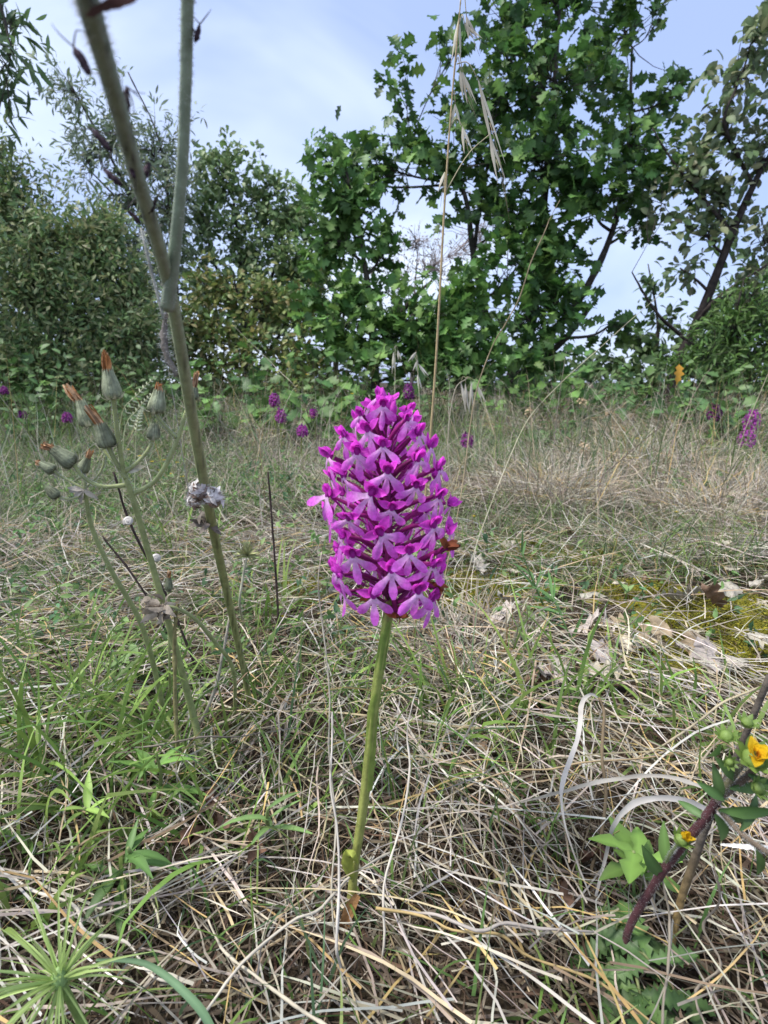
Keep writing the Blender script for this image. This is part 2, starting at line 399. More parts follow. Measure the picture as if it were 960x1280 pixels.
    for xi, yi in zip(x, y):
        hh = rng.uniform(.025, .075); lean = rng.normal(0, .35, 2); m = rng.integers(7, 13)
        t = rng.random(m); pos = np.stack([xi + lean[0] * hh * t, yi + lean[1] * hh * t, hgt(xi, yi) + hh * t], 1)
        d = nrm(rng.normal(0, 1, (m, 3)) + [0, 0, .3]); spots.append((pos, d, np.full(m, rng.uniform(.007, .014)), np.tile(pick([(.12, .22, .07), (.17, .27, .09), (.10, .19, .09), (.20, .30, .10)], 1), (m, 1))))
    pos = np.vstack([s[0] for s in spots]); d = np.vstack([s[1] for s in spots]); sz = np.concatenate([s[2] for s in spots]); cc = np.vstack([s[3] for s in spots])
    M = frame(d, rng.normal(0, .6, pos.shape) + [0, 0, 1])
    V = np.einsum('nij,kj->nki', M, T) * sz[:, None, None] + pos[:, None, :]
    nF = (Fq[None] + (np.arange(len(pos)) * len(T))[:, None, None]).reshape(-1, 4)
    hb.add(V.reshape(-1, 3), nF, np.repeat(cc, len(T), 0))
    hb.build('ground_cover', M_GREEN, 'low feathery green herbs among the dry grass', 'ground cover')
build_grass()

def build_moss():
    for i, (mx_, my_, r1, r2) in enumerate(MOSS):
        pass
    mo = Big()
    for mx_, my_, r1, r2 in MOSS:
        n = 40
        q = np.linspace(-1, 1, n); xx, yy = np.meshgrid(q, q)
        X = mx_ + xx * r1 * 1.3; Y = my_ + yy * r2 * 1.6
        rr = np.sqrt(xx ** 2 + yy ** 2) + .25 * np.sin(5 * xx + 3 * yy) * np.sin(4 * yy - 2 * xx + mx_ * 9)
        Z = hgt(X, Y) + .012 * np.clip(1 - rr, -.6, 1) + rng.normal(0, .0012, X.shape) * (rr < 1)
        V = np.stack([X, Y, Z], -1).reshape(-1, 3)
        i = np.arange(n - 1)[:, None] * n + np.arange(n - 1)[None]
        C = np.array([.17, .155, .022]) * (1 + .35 * rng.uniform(-1, 1, (n * n, 1)))
        mo.add(V, np.stack([i, i + 1, i + n + 1, i + n], -1).reshape(-1, 4), C)
        m = int(4200 * r1 * r2 / .0018)
        a = rng.uniform(0, 6.28, m); qq = np.sqrt(rng.random(m)) * .95; x = mx_ + qq * r1 * np.cos(a) * 1.1; y = my_ + qq * r2 * np.sin(a) * 1.3
        mo.add(*blades(x, y, hgt(x, y) + .008 * (1 - qq ** 2), rng.uniform(.003, .008, m), rng.uniform(.0008, .0016, m), rng.uniform(0, 6.28, m), rng.uniform(.6, 1.5, m), rng.uniform(0, .8, m), np.zeros(m), 2, pick([(.25, .235, .03), (.18, .185, .03), (.31, .27, .04), (.11, .12, .03)], m)))
    mo.build('moss', M_MOSS, 'yellow green moss cushions in gaps of the straw', 'moss')
build_moss()

# ------------------------------------------------------------------ trees and bushes
_t = np.linspace(0, 1, 15)
OAK_W = list((.06 + .40 * np.sin(np.pi * _t ** 1.25) ** .8) * (.70 + .30 * np.cos(_t * 2 * np.pi * 3.5 + 1.2)) * (1 - .93 * (_t > .985)))
def leaf_kind(kind):
    if kind == 'oak': return surf(1, [.02] + OAK_W[1:], bend=.5, fold=.22, wave=.12)
    if kind == 'narrow': return surf(1, [.01, .09, .12, .09, .01], bend=.6, fold=.25)
    if kind == 'oval': return surf(1, [.02, .22, .30, .24, .03], bend=.5, fold=.25)
    if kind == 'fine': return surf(1, [.02, .2, .02], bend=.3, fold=.3)
    if kind == 'lobed': return surf(1, [.03, .3, .2, .45, .3, .42, .2, .05], bend=.4, fold=.2, wave=.1)
def plant_tree(name, label, cat, base, trunks, clumps, kind, size, pal, nleaf, ndiv=8, own=120, bark=(.055, .048, .04), group=None, up=.7, twig_r=.0016, limb_r=.010, spread=.09, dens_out=.55, part=None):
    """trunks: lists of (px, py, Y, radius m); clumps: (px, py, rx px, ry px, Y, weight)"""
    rt = root(name, label, cat, base, group)
    trunk_pts = []
    for k, tr in enumerate(trunks):
        pts = [P(a, b, c) if not isinstance(a, np.ndarray) else a for a, b, c, r_ in tr]
        pts[0] = np.array([pts[0][0], pts[0][1], float(hgt(pts[0][0], pts[0][1])) - .02]) if k == 0 or len(tr) > 2 and tr[0][1] > 500 else pts[0]
        rad = [r_ for *_, r_ in tr]
        n = len(pts) * 5
        V, F = tube(pts, rad, 8, n)
        V = V + rng.normal(0, .0015, V.shape)
        mb = MB().add(V, F, np.array(bark) * rng.uniform(.85, 1.15)); mb.build('trunk' if k == 0 else 'branch', M_BARK, rt)
        sp = smooth_path(pts, n); trunk_pts.append(np.hstack([sp, np.interp(np.linspace(0, 1, n), np.linspace(0, 1, len(rad)), rad)[:, None]]))
    TP = np.vstack(trunk_pts)
    wsum = sum(c[5] for c in clumps)
    pos_all = []; dir_all = []; tw = MB()
    for (px, py, rx, ry, Y, wt) in clumps:
        c = P(px, py, Y); m = PXM(Y) * (1 + .0)
        rad = np.array([rx * m, .7 * .5 * (rx + ry) * m, ry * m])
        # limb from the trunk to the clump
        dd = np.linalg.norm(TP[:, :3] - c, axis=1) + 2.0 * np.clip(TP[:, 2] - c[2] + .12, 0, 9)
        j = int(np.argmin(dd)); a = TP[j, :3]; r0 = min(TP[j, 3] * .7, limb_r)
        mid = (a + c) / 2 + rng.normal(0, .05, 3) * np.linalg.norm(c - a) + np.array([0, 0, -.06 * np.linalg.norm(c - a)])
        lp = smooth_path([a, mid, c], 9)
        mb = MB(); V, F = tube([a, mid, c], [r0, r0 * .75, r0 * .4], 5, 9); mb.add(V, F, np.array(bark) * rng.uniform(.8, 1.2)); mb.build('branch', M_BARK, rt)
        ns = max(3, int(nleaf * wt / wsum / ndiv))
        u = nrm(rng.normal(0, 1, (ns, 3))); q = rng.random(ns) ** dens_out
        e_ = c + u * q[:, None] * rad * (1 + .25 * rng.normal(0, 1, (ns, 1)))
        for s in range(ns):
            en = e_[s]; st = lp[rng.integers(4, 9)]
            if np.linalg.norm(en - st) > .02:
                md = (st + en) / 2 + rng.normal(0, .12, 3) * np.linalg.norm(en - st) * .7
                V, F = tube([st, md, en], [twig_r * 1.8, twig_r * 1.2, twig_r * .6], 3, 4, cap=False)
                tw.add(V, F, np.array(bark) * 1.1)
                od = nrm(en - md)
            else: od = u[s]
            k = rng.integers(int(ndiv * .6), int(ndiv * 1.4) + 1)
            t = rng.random(k)[:, None]
            pp = en + od * (t - .6) * spread * 1.1 + rng.normal(0, spread * .32, (k, 3))
            dl = nrm(od * .7 + rng.normal(0, .65, (k, 3)) + [0, 0, -.1])
            pos_all.append(pp); dir_all.append(dl)
    pos = np.vstack(pos_all); d = np.vstack(dir_all); n = len(pos)
    M = frame(d, nrm(rng.normal(0, .55, (n, 3)) + [0, -.25, up]))
    sz = size * rng.uniform(.6, 1.25, n)
    T, Fl = leaf_kind(kind); Fl = np.array(Fl)
    C = pick(pal, n, .22); ribk = np.ones((len(T), 1)); ribk[1::3] = 1.3
    # the leaves nearest the camera are leaves of their own
    order = np.argsort(pos[:, 1] - .25 * rng.random(n)); inview = []
    own_i = order[:own * 2][rng.permutation(min(own * 2, n))[:own]] if own else np.array([], int)
    mask = np.ones(n, bool); mask[own_i] = False
    Vm = np.einsum('nij,kj->nki', M[mask], T) * sz[mask][:, None, None] + pos[mask][:, None, :]
    nm = int(mask.sum())
    Fm = (Fl[None] + (np.arange(nm) * len(T))[:, None, None]).reshape(-1, Fl.shape[1])
    o = link_mesh('crown', Vm.reshape(-1, 3), Fm, np.repeat(C[mask], len(T), 0) * np.tile(ribk, (nm, 1)), M_LEAF, rt); tag(o, kind='stuff')
    if tw.n: tag(tw.build('twigs', M_BARK, rt, False), kind='stuff')
    if own:
        var = []
        for k in range(6):
            lo = link_mesh('leaf', T, Fl, rib(pick(pal, 1, .2)[0], len(T)), M_LEAF); var.append(lo.data); bpy.data.objects.remove(lo)
        for i in own_i:
            lf = bpy.data.objects.new('leaf', var[rng.integers(6)]); col.objects.link(lf); lf.parent = rt
            mt = Matrix(M[i].tolist()).to_4x4() @ Matrix.Scale(float(sz[i]), 4)
            mt.translation = Vector((pos[i] - np.array(rt['_o'])).tolist()); lf.matrix_local = mt
    return rt
OAK_P = [(.055, .125, .03), (.07, .15, .038), (.09, .18, .042), (.05, .105, .036), (.12, .21, .05)]
OAKL_P = [(.085, .18, .045), (.115, .22, .055), (.07, .15, .04), (.15, .26, .065)]
def gb(px, Y): p = P(px, 520, Y); return np.array([p[0], Y, float(hgt(p[0], Y))])
def trees():
    # the big oak
    Y = 3.9
    oak_cl = [(700, -10, 95, 65, 3.9, 1.5), (640, 35, 55, 50, 3.8, .8), (780, 40, 50, 70, 3.9, .8), (690, 100, 105, 65, 3.7, 1.8), (605, 135, 65, 50, 3.8, 1.1), (510, 165, 45, 32, 3.8, .4), (470, 205, 65, 40, 3.8, .8),
              (560, 200, 75, 45, 3.7, 1.1), (680, 190, 90, 55, 3.6, 1.5), (790, 170, 65, 60, 3.8, 1.1), (815, 225, 60, 40, 3.8, .9), (740, 240, 85, 45, 3.6, 1.2), (640, 270, 75, 40, 3.6, .8),
              (695, 310, 65, 35, 3.7, .7), (430, 215, 40, 35, 3.9, .4), (650, 330, 70, 40, 3.5, .9), (790, 285, 35, 20, 3.8, .2), (505, 110, 18, 30, 3.8, .15), (570, 60, 30, 20, 3.8, .2), (690, 370, 55, 40, 3.5, .55),
              (770, 400, 35, 35, 3.7, .25), (600, 250, 40, 30, 3.8, .3), (660, 400, 80, 45, 3.5, 1.0), (670, 450, 65, 35, 3.4, .8), (720, -110, 110, 60, 3.9, 1.0), (840, 120, 30, 40, 3.9, .25), (825, 20, 16, 45, 3.9, .12)]
    plant_tree('oak_tree', 'tall dark green oak with several stems, largest tree behind the pink orchid', 'tree', gb(640, Y),
               [[(640, 524, 3.9, .045), (640, 470, 3.9, .04), (665, 400, 3.9, .032), (675, 300, 3.85, .026), (690, 150, 3.8, .018), (700, 0, 3.9, .010)],
                [(648, 460, 3.9, .03), (610, 400, 3.8, .024), (592, 320, 3.8, .018), (575, 230, 3.75, .012), (510, 190, 3.8, .006)],
                [(655, 450, 3.9, .03), (720, 380, 3.8, .024), (765, 290, 3.8, .018), (785, 180, 3.8, .012), (790, 60, 3.9, .006)],
                [(640, 475, 3.9, .025), (700, 430, 3.6, .02), (740, 380, 3.5, .012)],
                [(590, 330, 3.8, .014), (600, 260, 3.8, .011), (612, 190, 3.7, .008)]],
               oak_cl, 'oak', .084, OAK_P, 5000, 9, own=300, limb_r=.011, spread=.10, twig_r=.002)
    plant_tree('oak_tree', 'smaller light green oak left of the tall oak, above the orchid', 'tree', gb(470, 3.5),
               [[(470, 524, 3.5, .03), (468, 450, 3.5, .026), (460, 360, 3.5, .018), (445, 270, 3.5, .010), (430, 200, 3.5, .004)], [(468, 440, 3.5, .018), (510, 380, 3.4, .012), (540, 350, 3.4, .006)]],
               [(440, 250, 50, 40, 3.5, 1), (420, 300, 45, 40, 3.5, .8), (480, 310, 35, 40, 3.5, .5), (430, 370, 55, 40, 3.4, 1), (510, 400, 60, 45, 3.3, 1.1), (440, 430, 65, 40, 3.3, 1.1), (570, 420, 50, 50, 3.3, .9), (580, 370, 40, 30, 3.3, .5), (520, 450, 60, 30, 3.2, .8), (600, 465, 40, 28, 3.2, .5), (415, 200, 28, 22, 3.5, .25)],
               'oak', .078, OAKL_P, 2500, 9, own=180, spread=.08)
    # left: dark feathery bush
    plant_tree('feathery_bush', 'dark olive feathery bush with fine leaves, leftmost of the hedge', 'bush', gb(40, 3.4),
               [[(40, 524, 3.4, .03), (45, 440, 3.4, .025), (50, 350, 3.4, .015), (30, 260, 3.4, .006)], [(45, 460, 3.4, .02), (110, 380, 3.4, .012), (140, 320, 3.4, .006)]],
               [(10, 250, 50, 55, 3.5, 1), (50, 290, 60, 50, 3.4, 1.2), (110, 320, 60, 45, 3.4, 1.2), (160, 350, 40, 45, 3.4, .8), (30, 360, 70, 60, 3.3, 1.6), (110, 400, 70, 55, 3.3, 1.6), (20, 440, 60, 45, 3.2, 1.3), (60, 470, 70, 30, 3.2, 1.3), (150, 470, 60, 30, 3.2, 1.2), (-40, 470, 50, 30, 3.2, .8), (-50, 330, 60, 110, 3.4, 1.6), (180, 420, 45, 45, 3.2, .8), (-10, 200, 25, 40, 3.5, .4), (125, 280, 40, 25, 3.4, .4)],
               'fine', .042, [(.12, .19, .065), (.14, .22, .08), (.22, .26, .11), (.11, .17, .08), (.27, .28, .14)], 26000, 22, own=0, spread=.13, up=.4, twig_r=.001)
    plant_tree('willow_like_tree', 'slender grey green tree with narrow leaves behind the feathery bush', 'tree', gb(235, 4.6),
               [[(235, 515, 4.6, .03), (230, 440, 4.6, .028), (200, 320, 4.6, .018), (140, 200, 4.6, .010), (85, 100, 4.6, .004)], [(225, 420, 4.6, .02), (215, 300, 4.6, .014), (200, 180, 4.6, .007), (160, 90, 4.6, .003)], [(228, 400, 4.6, .015), (180, 290, 4.6, .009), (110, 210, 4.6, .004)]],
               [(90, 110, 32, 42, 4.6, .45), (140, 170, 45, 45, 4.6, .7), (190, 185, 38, 42, 4.6, .8), (110, 200, 40, 40, 4.6, .5), (165, 240, 55, 45, 4.5, 1.0), (215, 260, 40, 60, 4.5, 1), (150, 300, 50, 40, 4.5, .8), (200, 340, 55, 50, 4.5, 1), (225, 220, 28, 38, 4.6, .4)],
               'narrow', .064, [(.16, .21, .12), (.20, .25, .16), (.12, .17, .085), (.25, .29, .20)], 5200, 12, own=90, spread=.09, up=.5)
    plant_tree('rounded_tree', 'rounded small leaved tree in the gap between willow and oak', 'tree', gb(310, 4.9),
               [[(310, 513, 4.9, .035), (305, 430, 4.9, .03), (300, 330, 4.9, .018), (290, 230, 4.9, .006)], [(308, 420, 4.9, .02), (345, 330, 4.9, .013), (360, 250, 4.9, .005)], [(305, 400, 4.9, .016), (265, 320, 4.9, .01), (255, 240, 4.9, .004)]],
               [(275, 225, 45, 38, 4.9, 1), (330, 255, 48, 40, 4.9, 1.1), (375, 275, 40, 40, 4.9, .9), (255, 280, 40, 50, 4.8, 1), (310, 310, 60, 50, 4.8, 1.4), (370, 335, 50, 45, 4.8, 1.1), (270, 360, 50, 45, 4.7, 1), (340, 390, 70, 50, 4.7, 1.2), (262, 195, 16, 14, 4.9, .12), (345, 225, 18, 14, 4.9, .15)],
               'oval', .050, [(.15, .23, .085), (.18, .26, .11), (.12, .19, .07), (.23, .29, .14)], 7600, 15, own=60, spread=.085)
    plant_tree('bushy_shrub', 'yellowish brown green shrub below the rounded tree', 'shrub', gb(320, 3.7),
               [[(320, 524, 3.7, .02), (315, 460, 3.7, .016), (300, 380, 3.7, .008), (290, 340, 3.7, .003)], [(318, 470, 3.7, .012), (360, 400, 3.7, .007), (390, 350, 3.7, .003)]],
               [(275, 365, 50, 30, 3.7, 1), (330, 370, 50, 32, 3.7, 1), (385, 385, 40, 40, 3.6, .9), (250, 410, 45, 40, 3.6, 1), (310, 430, 60, 40, 3.6, 1.2), (370, 445, 50, 35, 3.5, .9), (215, 440, 45, 35, 3.6, .8), (260, 462, 50, 24, 3.5, .7), (320, 478, 60, 22, 3.5, .8), (400, 478, 50, 22, 3.4, .7)],
               'oval', .040, [(.19, .21, .06), (.16, .19, .06), (.12, .18, .05), (.25, .22, .09), (.13, .20, .06)], 5200, 14, own=80, spread=.08)
    # right side
    plant_tree('crooked_tree', 'crooked sparse tree with dark leaning trunk at the right edge', 'tree', gb(835, 3.5),
               [[(835, 527, 3.5, .034), (845, 460, 3.5, .032), (868, 410, 3.5, .027), (895, 345, 3.5, .024), (920, 280, 3.5, .021), (945, 225, 3.5, .017), (985, 150, 3.5, .012), (1010, 40, 3.5, .006)],
                [(915, 290, 3.5, .013), (880, 250, 3.5, .010), (840, 200, 3.5, .006), (815, 160, 3.5, .003)],
                [(940, 230, 3.5, .012), (920, 190, 3.5, .010), (905, 150, 3.4, .008), (925, 100, 3.4, .005), (940, 50, 3.4, .003)],
                [(868, 405, 3.5, .014), (900, 370, 3.4, .010), (960, 330, 3.4, .006)], [(858, 425, 3.5, .013), (820, 390, 3.5, .008), (790, 340, 3.5, .003)]],
               [(870, 215, 40, 32, 3.5, .55), (905, 160, 34, 38, 3.5, .5), (925, 90, 40, 40, 3.4, .55), (950, 40, 30, 35, 3.4, .4), (905, 245, 45, 32, 3.5, .7), (880, 290, 38, 30, 3.5, .5), (850, 335, 30, 20, 3.5, .2), (955, 190, 35, 45, 3.5, .6), (955, 300, 30, 40, 3.5, .4), (990, 120, 50, 80, 3.5, 1), (830, 255, 26, 24, 3.5, .22), (935, 350, 30, 24, 3.5, .25), (875, 190, 24, 18, 3.5, .2)],
               'oval', .062, [(.15, .20, .10), (.12, .18, .07), (.20, .22, .14), (.18, .20, .10), (.13, .19, .08)], 1700, 8, own=110, spread=.10, bark=(.05, .04, .035))
    plant_tree('low_shrub', 'bright green shrub under the crooked tree at the right edge', 'shrub', gb(925, 3.0),
               [[(925, 537, 3.0, .014), (925, 470, 3.0, .011), (920, 400, 3.0, .006), (930, 350, 3.0, .003)], [(925, 480, 3.0, .009), (880, 440, 3.0, .006), (850, 420, 3.0, .002)]],
               [(940, 370, 35, 35, 3.0, .8), (915, 410, 40, 35, 3.0, 1), (960, 430, 40, 45, 3.0, 1), (880, 440, 40, 30, 3.0, .7), (930, 465, 50, 28, 2.9, 1), (850, 455, 28, 24, 3.1, .4), (990, 380, 40, 60, 3.0, .8)],
               'narrow', .052, [(.08, .15, .035), (.11, .19, .05), (.06, .12, .03)], 2600, 12, own=60, spread=.075)
    plant_tree('distant_tree', 'pale thin tree seen through the gap right of the oak', 'tree', gb(800, 6.2),
               [[(815, 506, 6.2, .03), (820, 450, 6.2, .026), (822, 400, 6.2, .014), (810, 330, 6.2, .004)]],
               [(795, 420, 28, 22, 6.2, .5), (830, 400, 30, 28, 6.2, .6), (780, 455, 45, 16, 6.0, .9), (835, 445, 40, 26, 6.1, .9), (740, 465, 40, 14, 6.0, .6), (812, 355, 18, 20, 6.2, .25)],
               'oval', .10, [(.07, .12, .04), (.10, .16, .06), (.06, .10, .035)], 750, 9, own=0, spread=.12)
    # bare pale twiggy shrub behind the oak
    plant_tree('twiggy_shrub', 'pale leafless twiggy shrub glimpsed behind the oak', 'shrub', gb(515, 5.4),
               [[(515, 510, 5.4, .02), (515, 430, 5.4, .015), (520, 340, 5.4, .006), (525, 290, 5.4, .002)]],
               [(500, 350, 40, 40, 5.4, 1), (545, 330, 35, 40, 5.4, 1), (520, 300, 30, 20, 5.4, .5), (600, 300, 40, 50, 5.5, .8)],
               'fine', .035, [(.30, .26, .25), (.24, .2, .19)], 900, 3, own=0, spread=.06, bark=(.24, .2, .19), twig_r=.002)
    # tree standing outside the frame on the left; its hanging boughs reach in
    plant_tree('overhanging_tree', 'tree beyond the left edge, narrow leaved bough hanging into the sky', 'tree', gb(-330, 2.8),
               [[(-330, 533, 2.8, .05), (-330, 300, 2.8, .045), (-290, 60, 2.8, .035), (-220, -150, 2.8, .022)], [(-300, 100, 2.8, .02), (-150, -40, 2.8, .012), (-20, -20, 2.8, .006), (15, 60, 2.7, .003)]],
               [(8, 20, 24, 34, 2.8, .5), (-5, 85, 22, 40, 2.8, .6), (18, 70, 20, 30, 2.7, .35), (0, 135, 16, 20, 2.8, .22), (-70, 40, 60, 80, 2.8, 1.6), (-250, -50, 140, 90, 2.8, 3), (-330, 120, 100, 100, 2.8, 2)],
               'narrow', .085, [(.09, .15, .06), (.12, .18, .08), (.07, .12, .05)], 1150, 9, own=50, spread=.09)
    # backdrop bushes that close the hedge
    for i, (px, Y, cl, lab) in enumerate([
        (60, 5.6, [(-60, 380, 90, 80, 5.6, 1.6), (60, 370, 90, 75, 5.6, 1.8), (150, 390, 80, 75, 5.6, 1.6), (60, 450, 140, 40, 5.4, 1.6), (0, 300, 50, 50, 5.6, .7)], 'shadowy bush filling the hedge behind the feathery bush'),
        (420, 5.8, [(230, 400, 90, 70, 5.8, 1), (340, 400, 90, 65, 5.8, 1), (440, 400, 90, 80, 5.8, 1), (560, 440, 90, 45, 5.8, 1), (660, 450, 70, 40, 5.8, .8), (250, 480, 90, 22, 5.6, .7), (400, 482, 90, 22, 5.6, .7), (560, 482, 90, 20, 5.6, .7), (680, 484, 70, 18, 5.6, .5)], 'shadowy bush closing the hedge behind the two oaks'),
        (930, 5.4, [(900, 420, 50, 40, 5.4, 1), (960, 380, 60, 80, 5.4, 1), (1040, 360, 60, 100, 5.4, 1), (900, 465, 70, 20, 5.2, .8), (820, 485, 60, 14, 5.2, .5), (940, 485, 60, 16, 5.2, .5)], 'shadowy bush behind the crooked tree')]):
        plant_tree('hedge_bush', lab, 'bush', gb(px, Y), [[(px, 508, Y, .03), (px, 450, Y, .026), (px + 10, 390, Y, .012), (px + 15, 340, Y, .004)]], cl, 'oval', .11, [(.07, .12, .045), (.09, .145, .055), (.10, .15, .06)], 2900 if i == 0 else 2300, 10, own=0, spread=.16)
trees()

def undergrowth():
    spots = [(20, 2.9, 60, .30, 'lobed'), (75, 2.7, 55, .28, 'oval'), (130, 2.9, 60, .26, 'oval'), (185, 2.8, 50, .30, 'oval'), (235, 3.0, 50, .24, 'oval'), (325, 2.6, 55, .25, 'lobed'), (345, 2.3, 40, .16, 'lobed'), (420, 2.8, 55, .22, 'oval'), (450, 2.5, 40, .16, 'lobed'),
             (640, 2.9, 45, .22, 'lobed'), (700, 2.7, 50, .20, 'lobed'), (745, 3.0, 45, .18, 'oval'), (790, 2.8, 40, .18, 'lobed'), (835, 2.5, 45, .20, 'lobed'), (880, 2.4, 45, .22, 'oval'), (950, 2.3, 45, .24, 'oval'), (540, 2.9, 45, .2, 'oval'), (160, 2.4, 36, .2, 'oval'), (870, 1.35, 26, .045, 'lobed'), (800, 1.2, 22, .04, 'lobed'), (290, 2.1, 34, .17, 'lobed'), (45, 2.0, 36, .20, 'oval'), (670, 2.2, 30, .13, 'oval'), (400, 2.1, 30, .13, 'lobed'), (910, 2.0, 30, .13, 'lobed')]
    labs = ['leafy lobed seedling bush at the hedge foot, leftmost of its row', 'bramble like plant at hedge foot below the feathery bush', 'leafy plant at the hedge foot behind the tallest withered flower head', 'leafy plant at the hedge foot behind the open withered head', 'leafy plant at hedge foot just right of the thick fuzzy stem', 'bright lobed oak seedling below the yellowish shrub', 'small bright oak seedling before the larger seedling', 'leafy plant at the hedge foot above the far pink orchids', 'small lobed seedling just above left of the pink orchid',
            'lobed seedling at the foot of the tall oak', 'lobed low plant right of the oak stems', 'low plant below the sky gap beside the oak', 'lobed low plant left of the crooked trunk', 'lobed low plant at the foot of the crooked trunk', 'leafy low plant behind the dark pink orchid', 'leafy low plant behind the bright orchid at right', 'leafy low plant just above the pink orchid tip', 'small leafy plant before the hedge at left', 'flat green herb patch under the bright right orchid', 'flat green herb patch left of the right orchids', 'lobed green seedling before the hedge, left of the far orchid pair', 'small leafy plant standing forward at the left edge', 'small leafy plant in the grass beside the pale diagonal straw', 'low lobed seedling just left of the spike top', 'low lobed seedling between the right orchids and the hedge']
    for (px, Y, n, h, kind), lab in zip(spots, labs):
        b = gb(px, Y); rt = root('leafy_plant', lab, 'plant', b, 'low leafy plants along the hedge')
        pal = [(.08, .155, .04), (.11, .20, .05), (.065, .13, .04)] if kind == 'lobed' else [(.07, .13, .04), (.09, .16, .055), (.11, .18, .07)]
        st = MB(); T, Fl = leaf_kind(kind); Fl = np.array(Fl); var = []
        for k in range(3):
            lo = link_mesh('leaf', T, Fl, rib(pick(pal, 1, .2)[0], len(T)), M_LEAF); var.append(lo.data); bpy.data.objects.remove(lo)
        wdt = .17 if h > .1 else .10; fo = MB()
        if h > .1: h *= rng.uniform(1.1, 1.9); n = int(n * 2.4)
        for s in range(max(4, n // 7)):
            tip = b + np.array([rng.normal(0, wdt), rng.normal(0, wdt * .7), h * rng.uniform(.5, 1.1)])
            md = (b + tip) / 2 + rng.normal(0, .02, 3)
            V, F = tube([b + rng.normal(0, .01, 3) * [1, 1, 0], md, tip], [.0025, .002, .001], 4, 6, cap=False); st.add(V, F, (.10, .10, .04))
            pth = smooth_path([b, md, tip], 20)
            for k in range(7):
                q = pth[rng.integers(6, 20)] + rng.normal(0, .012, 3)
                d = nrm(np.array([rng.normal(), rng.normal() - .3, rng.normal() * .4]))
                Mx = frame(d, nrm(rng.normal(0, .4, 3) + [0, -.3, .9]))
                sz = float(rng.uniform(.6, 1.2) * (.062 if kind == 'lobed' else .045) * (1 if h > .1 else .45))
                if s > 4:
                    fo.add(put(T, Mx, q, sz), Fl.tolist(), rib(pick(pal, 1, .2)[0], len(T))); continue
                lf = bpy.data.objects.new('leaf', var[rng.integers(3)]); col.objects.link(lf); lf.parent = rt
                mt = Matrix(Mx.tolist()).to_4x4() @ Matrix.Scale(sz, 4)
                mt.translation = Vector((q - b).tolist()); lf.matrix_local = mt
        st.build('stem', M_STEM, rt)
        if fo.n: tag(fo.build('foliage', M_LEAF, rt), kind='stuff')
undergrowth()

# ------------------------------------------------------------------ the pink orchid
MAG_D, MAG, PINK, WHITE, OVARY = np.array((.55, .035, .45)), np.array((.76, .085, .66)), np.array((.82, .17, .79)), np.array((.92, .68, .90)), np.array((.13, .008, .075))
def lip_mesh(seed):
    r = np.random.default_rng(seed); mb = MB()
    for a, ln, wd in ((0, 9.6, 1.35), (-.80, 9.2, 1.6), (.80, 9.2, 1.6)):
        ln *= r.uniform(.9, 1.1); wd *= r.uniform(.9, 1.1)
        V, F = surf(ln * 1e-3, np.array([.55, .5, .62, .9, 1.05, .9, .4]) * wd * 1e-3, bend=r.uniform(-.2, .9), fold=0, across=4, cup=r.uniform(-.45, .15))
        t = np.clip(np.linalg.norm(V, axis=1) / (ln * 1e-3), 0, 1)
        C = WHITE * (1 - np.clip(t * 1.45, 0, 1))[:, None] + PINK * np.clip(t * 1.45, 0, 1)[:, None]
        M0 = rot_about((0, 0, 1), a) ; V = V @ M0.T
        # leaf +Y -> down (-Z), face +Z -> outward (+Y)
        V = np.stack([V[:, 0], V[:, 2], -V[:, 1]], 1)
        V[:, 1] += .0012 + .0004 * (a != 0) + .0007 * abs(a); V[:, 2] -= .0006
        mb.add(V, F, C)
    return mb
def tepal_mesh(seed):
    r = np.random.default_rng(seed); mb = MB()
    def tep(direction, normal, ln, wd, bend, c, cup=.5):
        V, F = surf(ln * 1e-3, np.array([.35, .75, 1, .95, .6, .08]) * wd * 1e-3, bend=bend, fold=0, across=4, cup=cup)
        mb.add(put(V, frame(np.array(direction), np.array(normal)), (0, 0, .0004)), F, (c * r.uniform(.8, 1.15)) * (1 + .35 * (np.arange(len(V)) % 5 % 4 == 0))[:, None].clip(0, 1.3))
    j = lambda: r.normal(0, .28)
    tep((-1, .5 + j(), .55 + j()), (.2 + j(), .9, .3 + j()), r.uniform(4.8, 6.4), 1.6, r.uniform(-.6, .9), MAG, r.uniform(.1, .7))      # side sepals
    tep((1, .5 + j(), .55 + j()), (-.2 + j(), .9, .3 + j()), r.uniform(4.8, 6.4), 1.6, r.uniform(-.6, .9), MAG, r.uniform(.1, .7))
    tep((j() * .6, .55 + j() * .5, .95), (0, .85, -.45), r.uniform(5.2, 6.4), 2.1, -.6, MAG * 1.05, .8)        # hood
    tep((-.45, .65, .75 + j() * .5), (.3, .8, -.5), 5.2, 1.5, -.5, MAG * .85, .7)
    tep((.45, .65, .75 + j() * .5), (-.3, .8, -.5), 5.2, 1.5, -.5, MAG * .85, .7)
    V, F = lathe([(.0009, -.0008), (.0013, .0004), (.0011, .0018), (.0005, .0026)], 8)
    mb.add(V + np.array([0, .0014, 0]), F, MAG_D * .8)                                 # column
    return mb
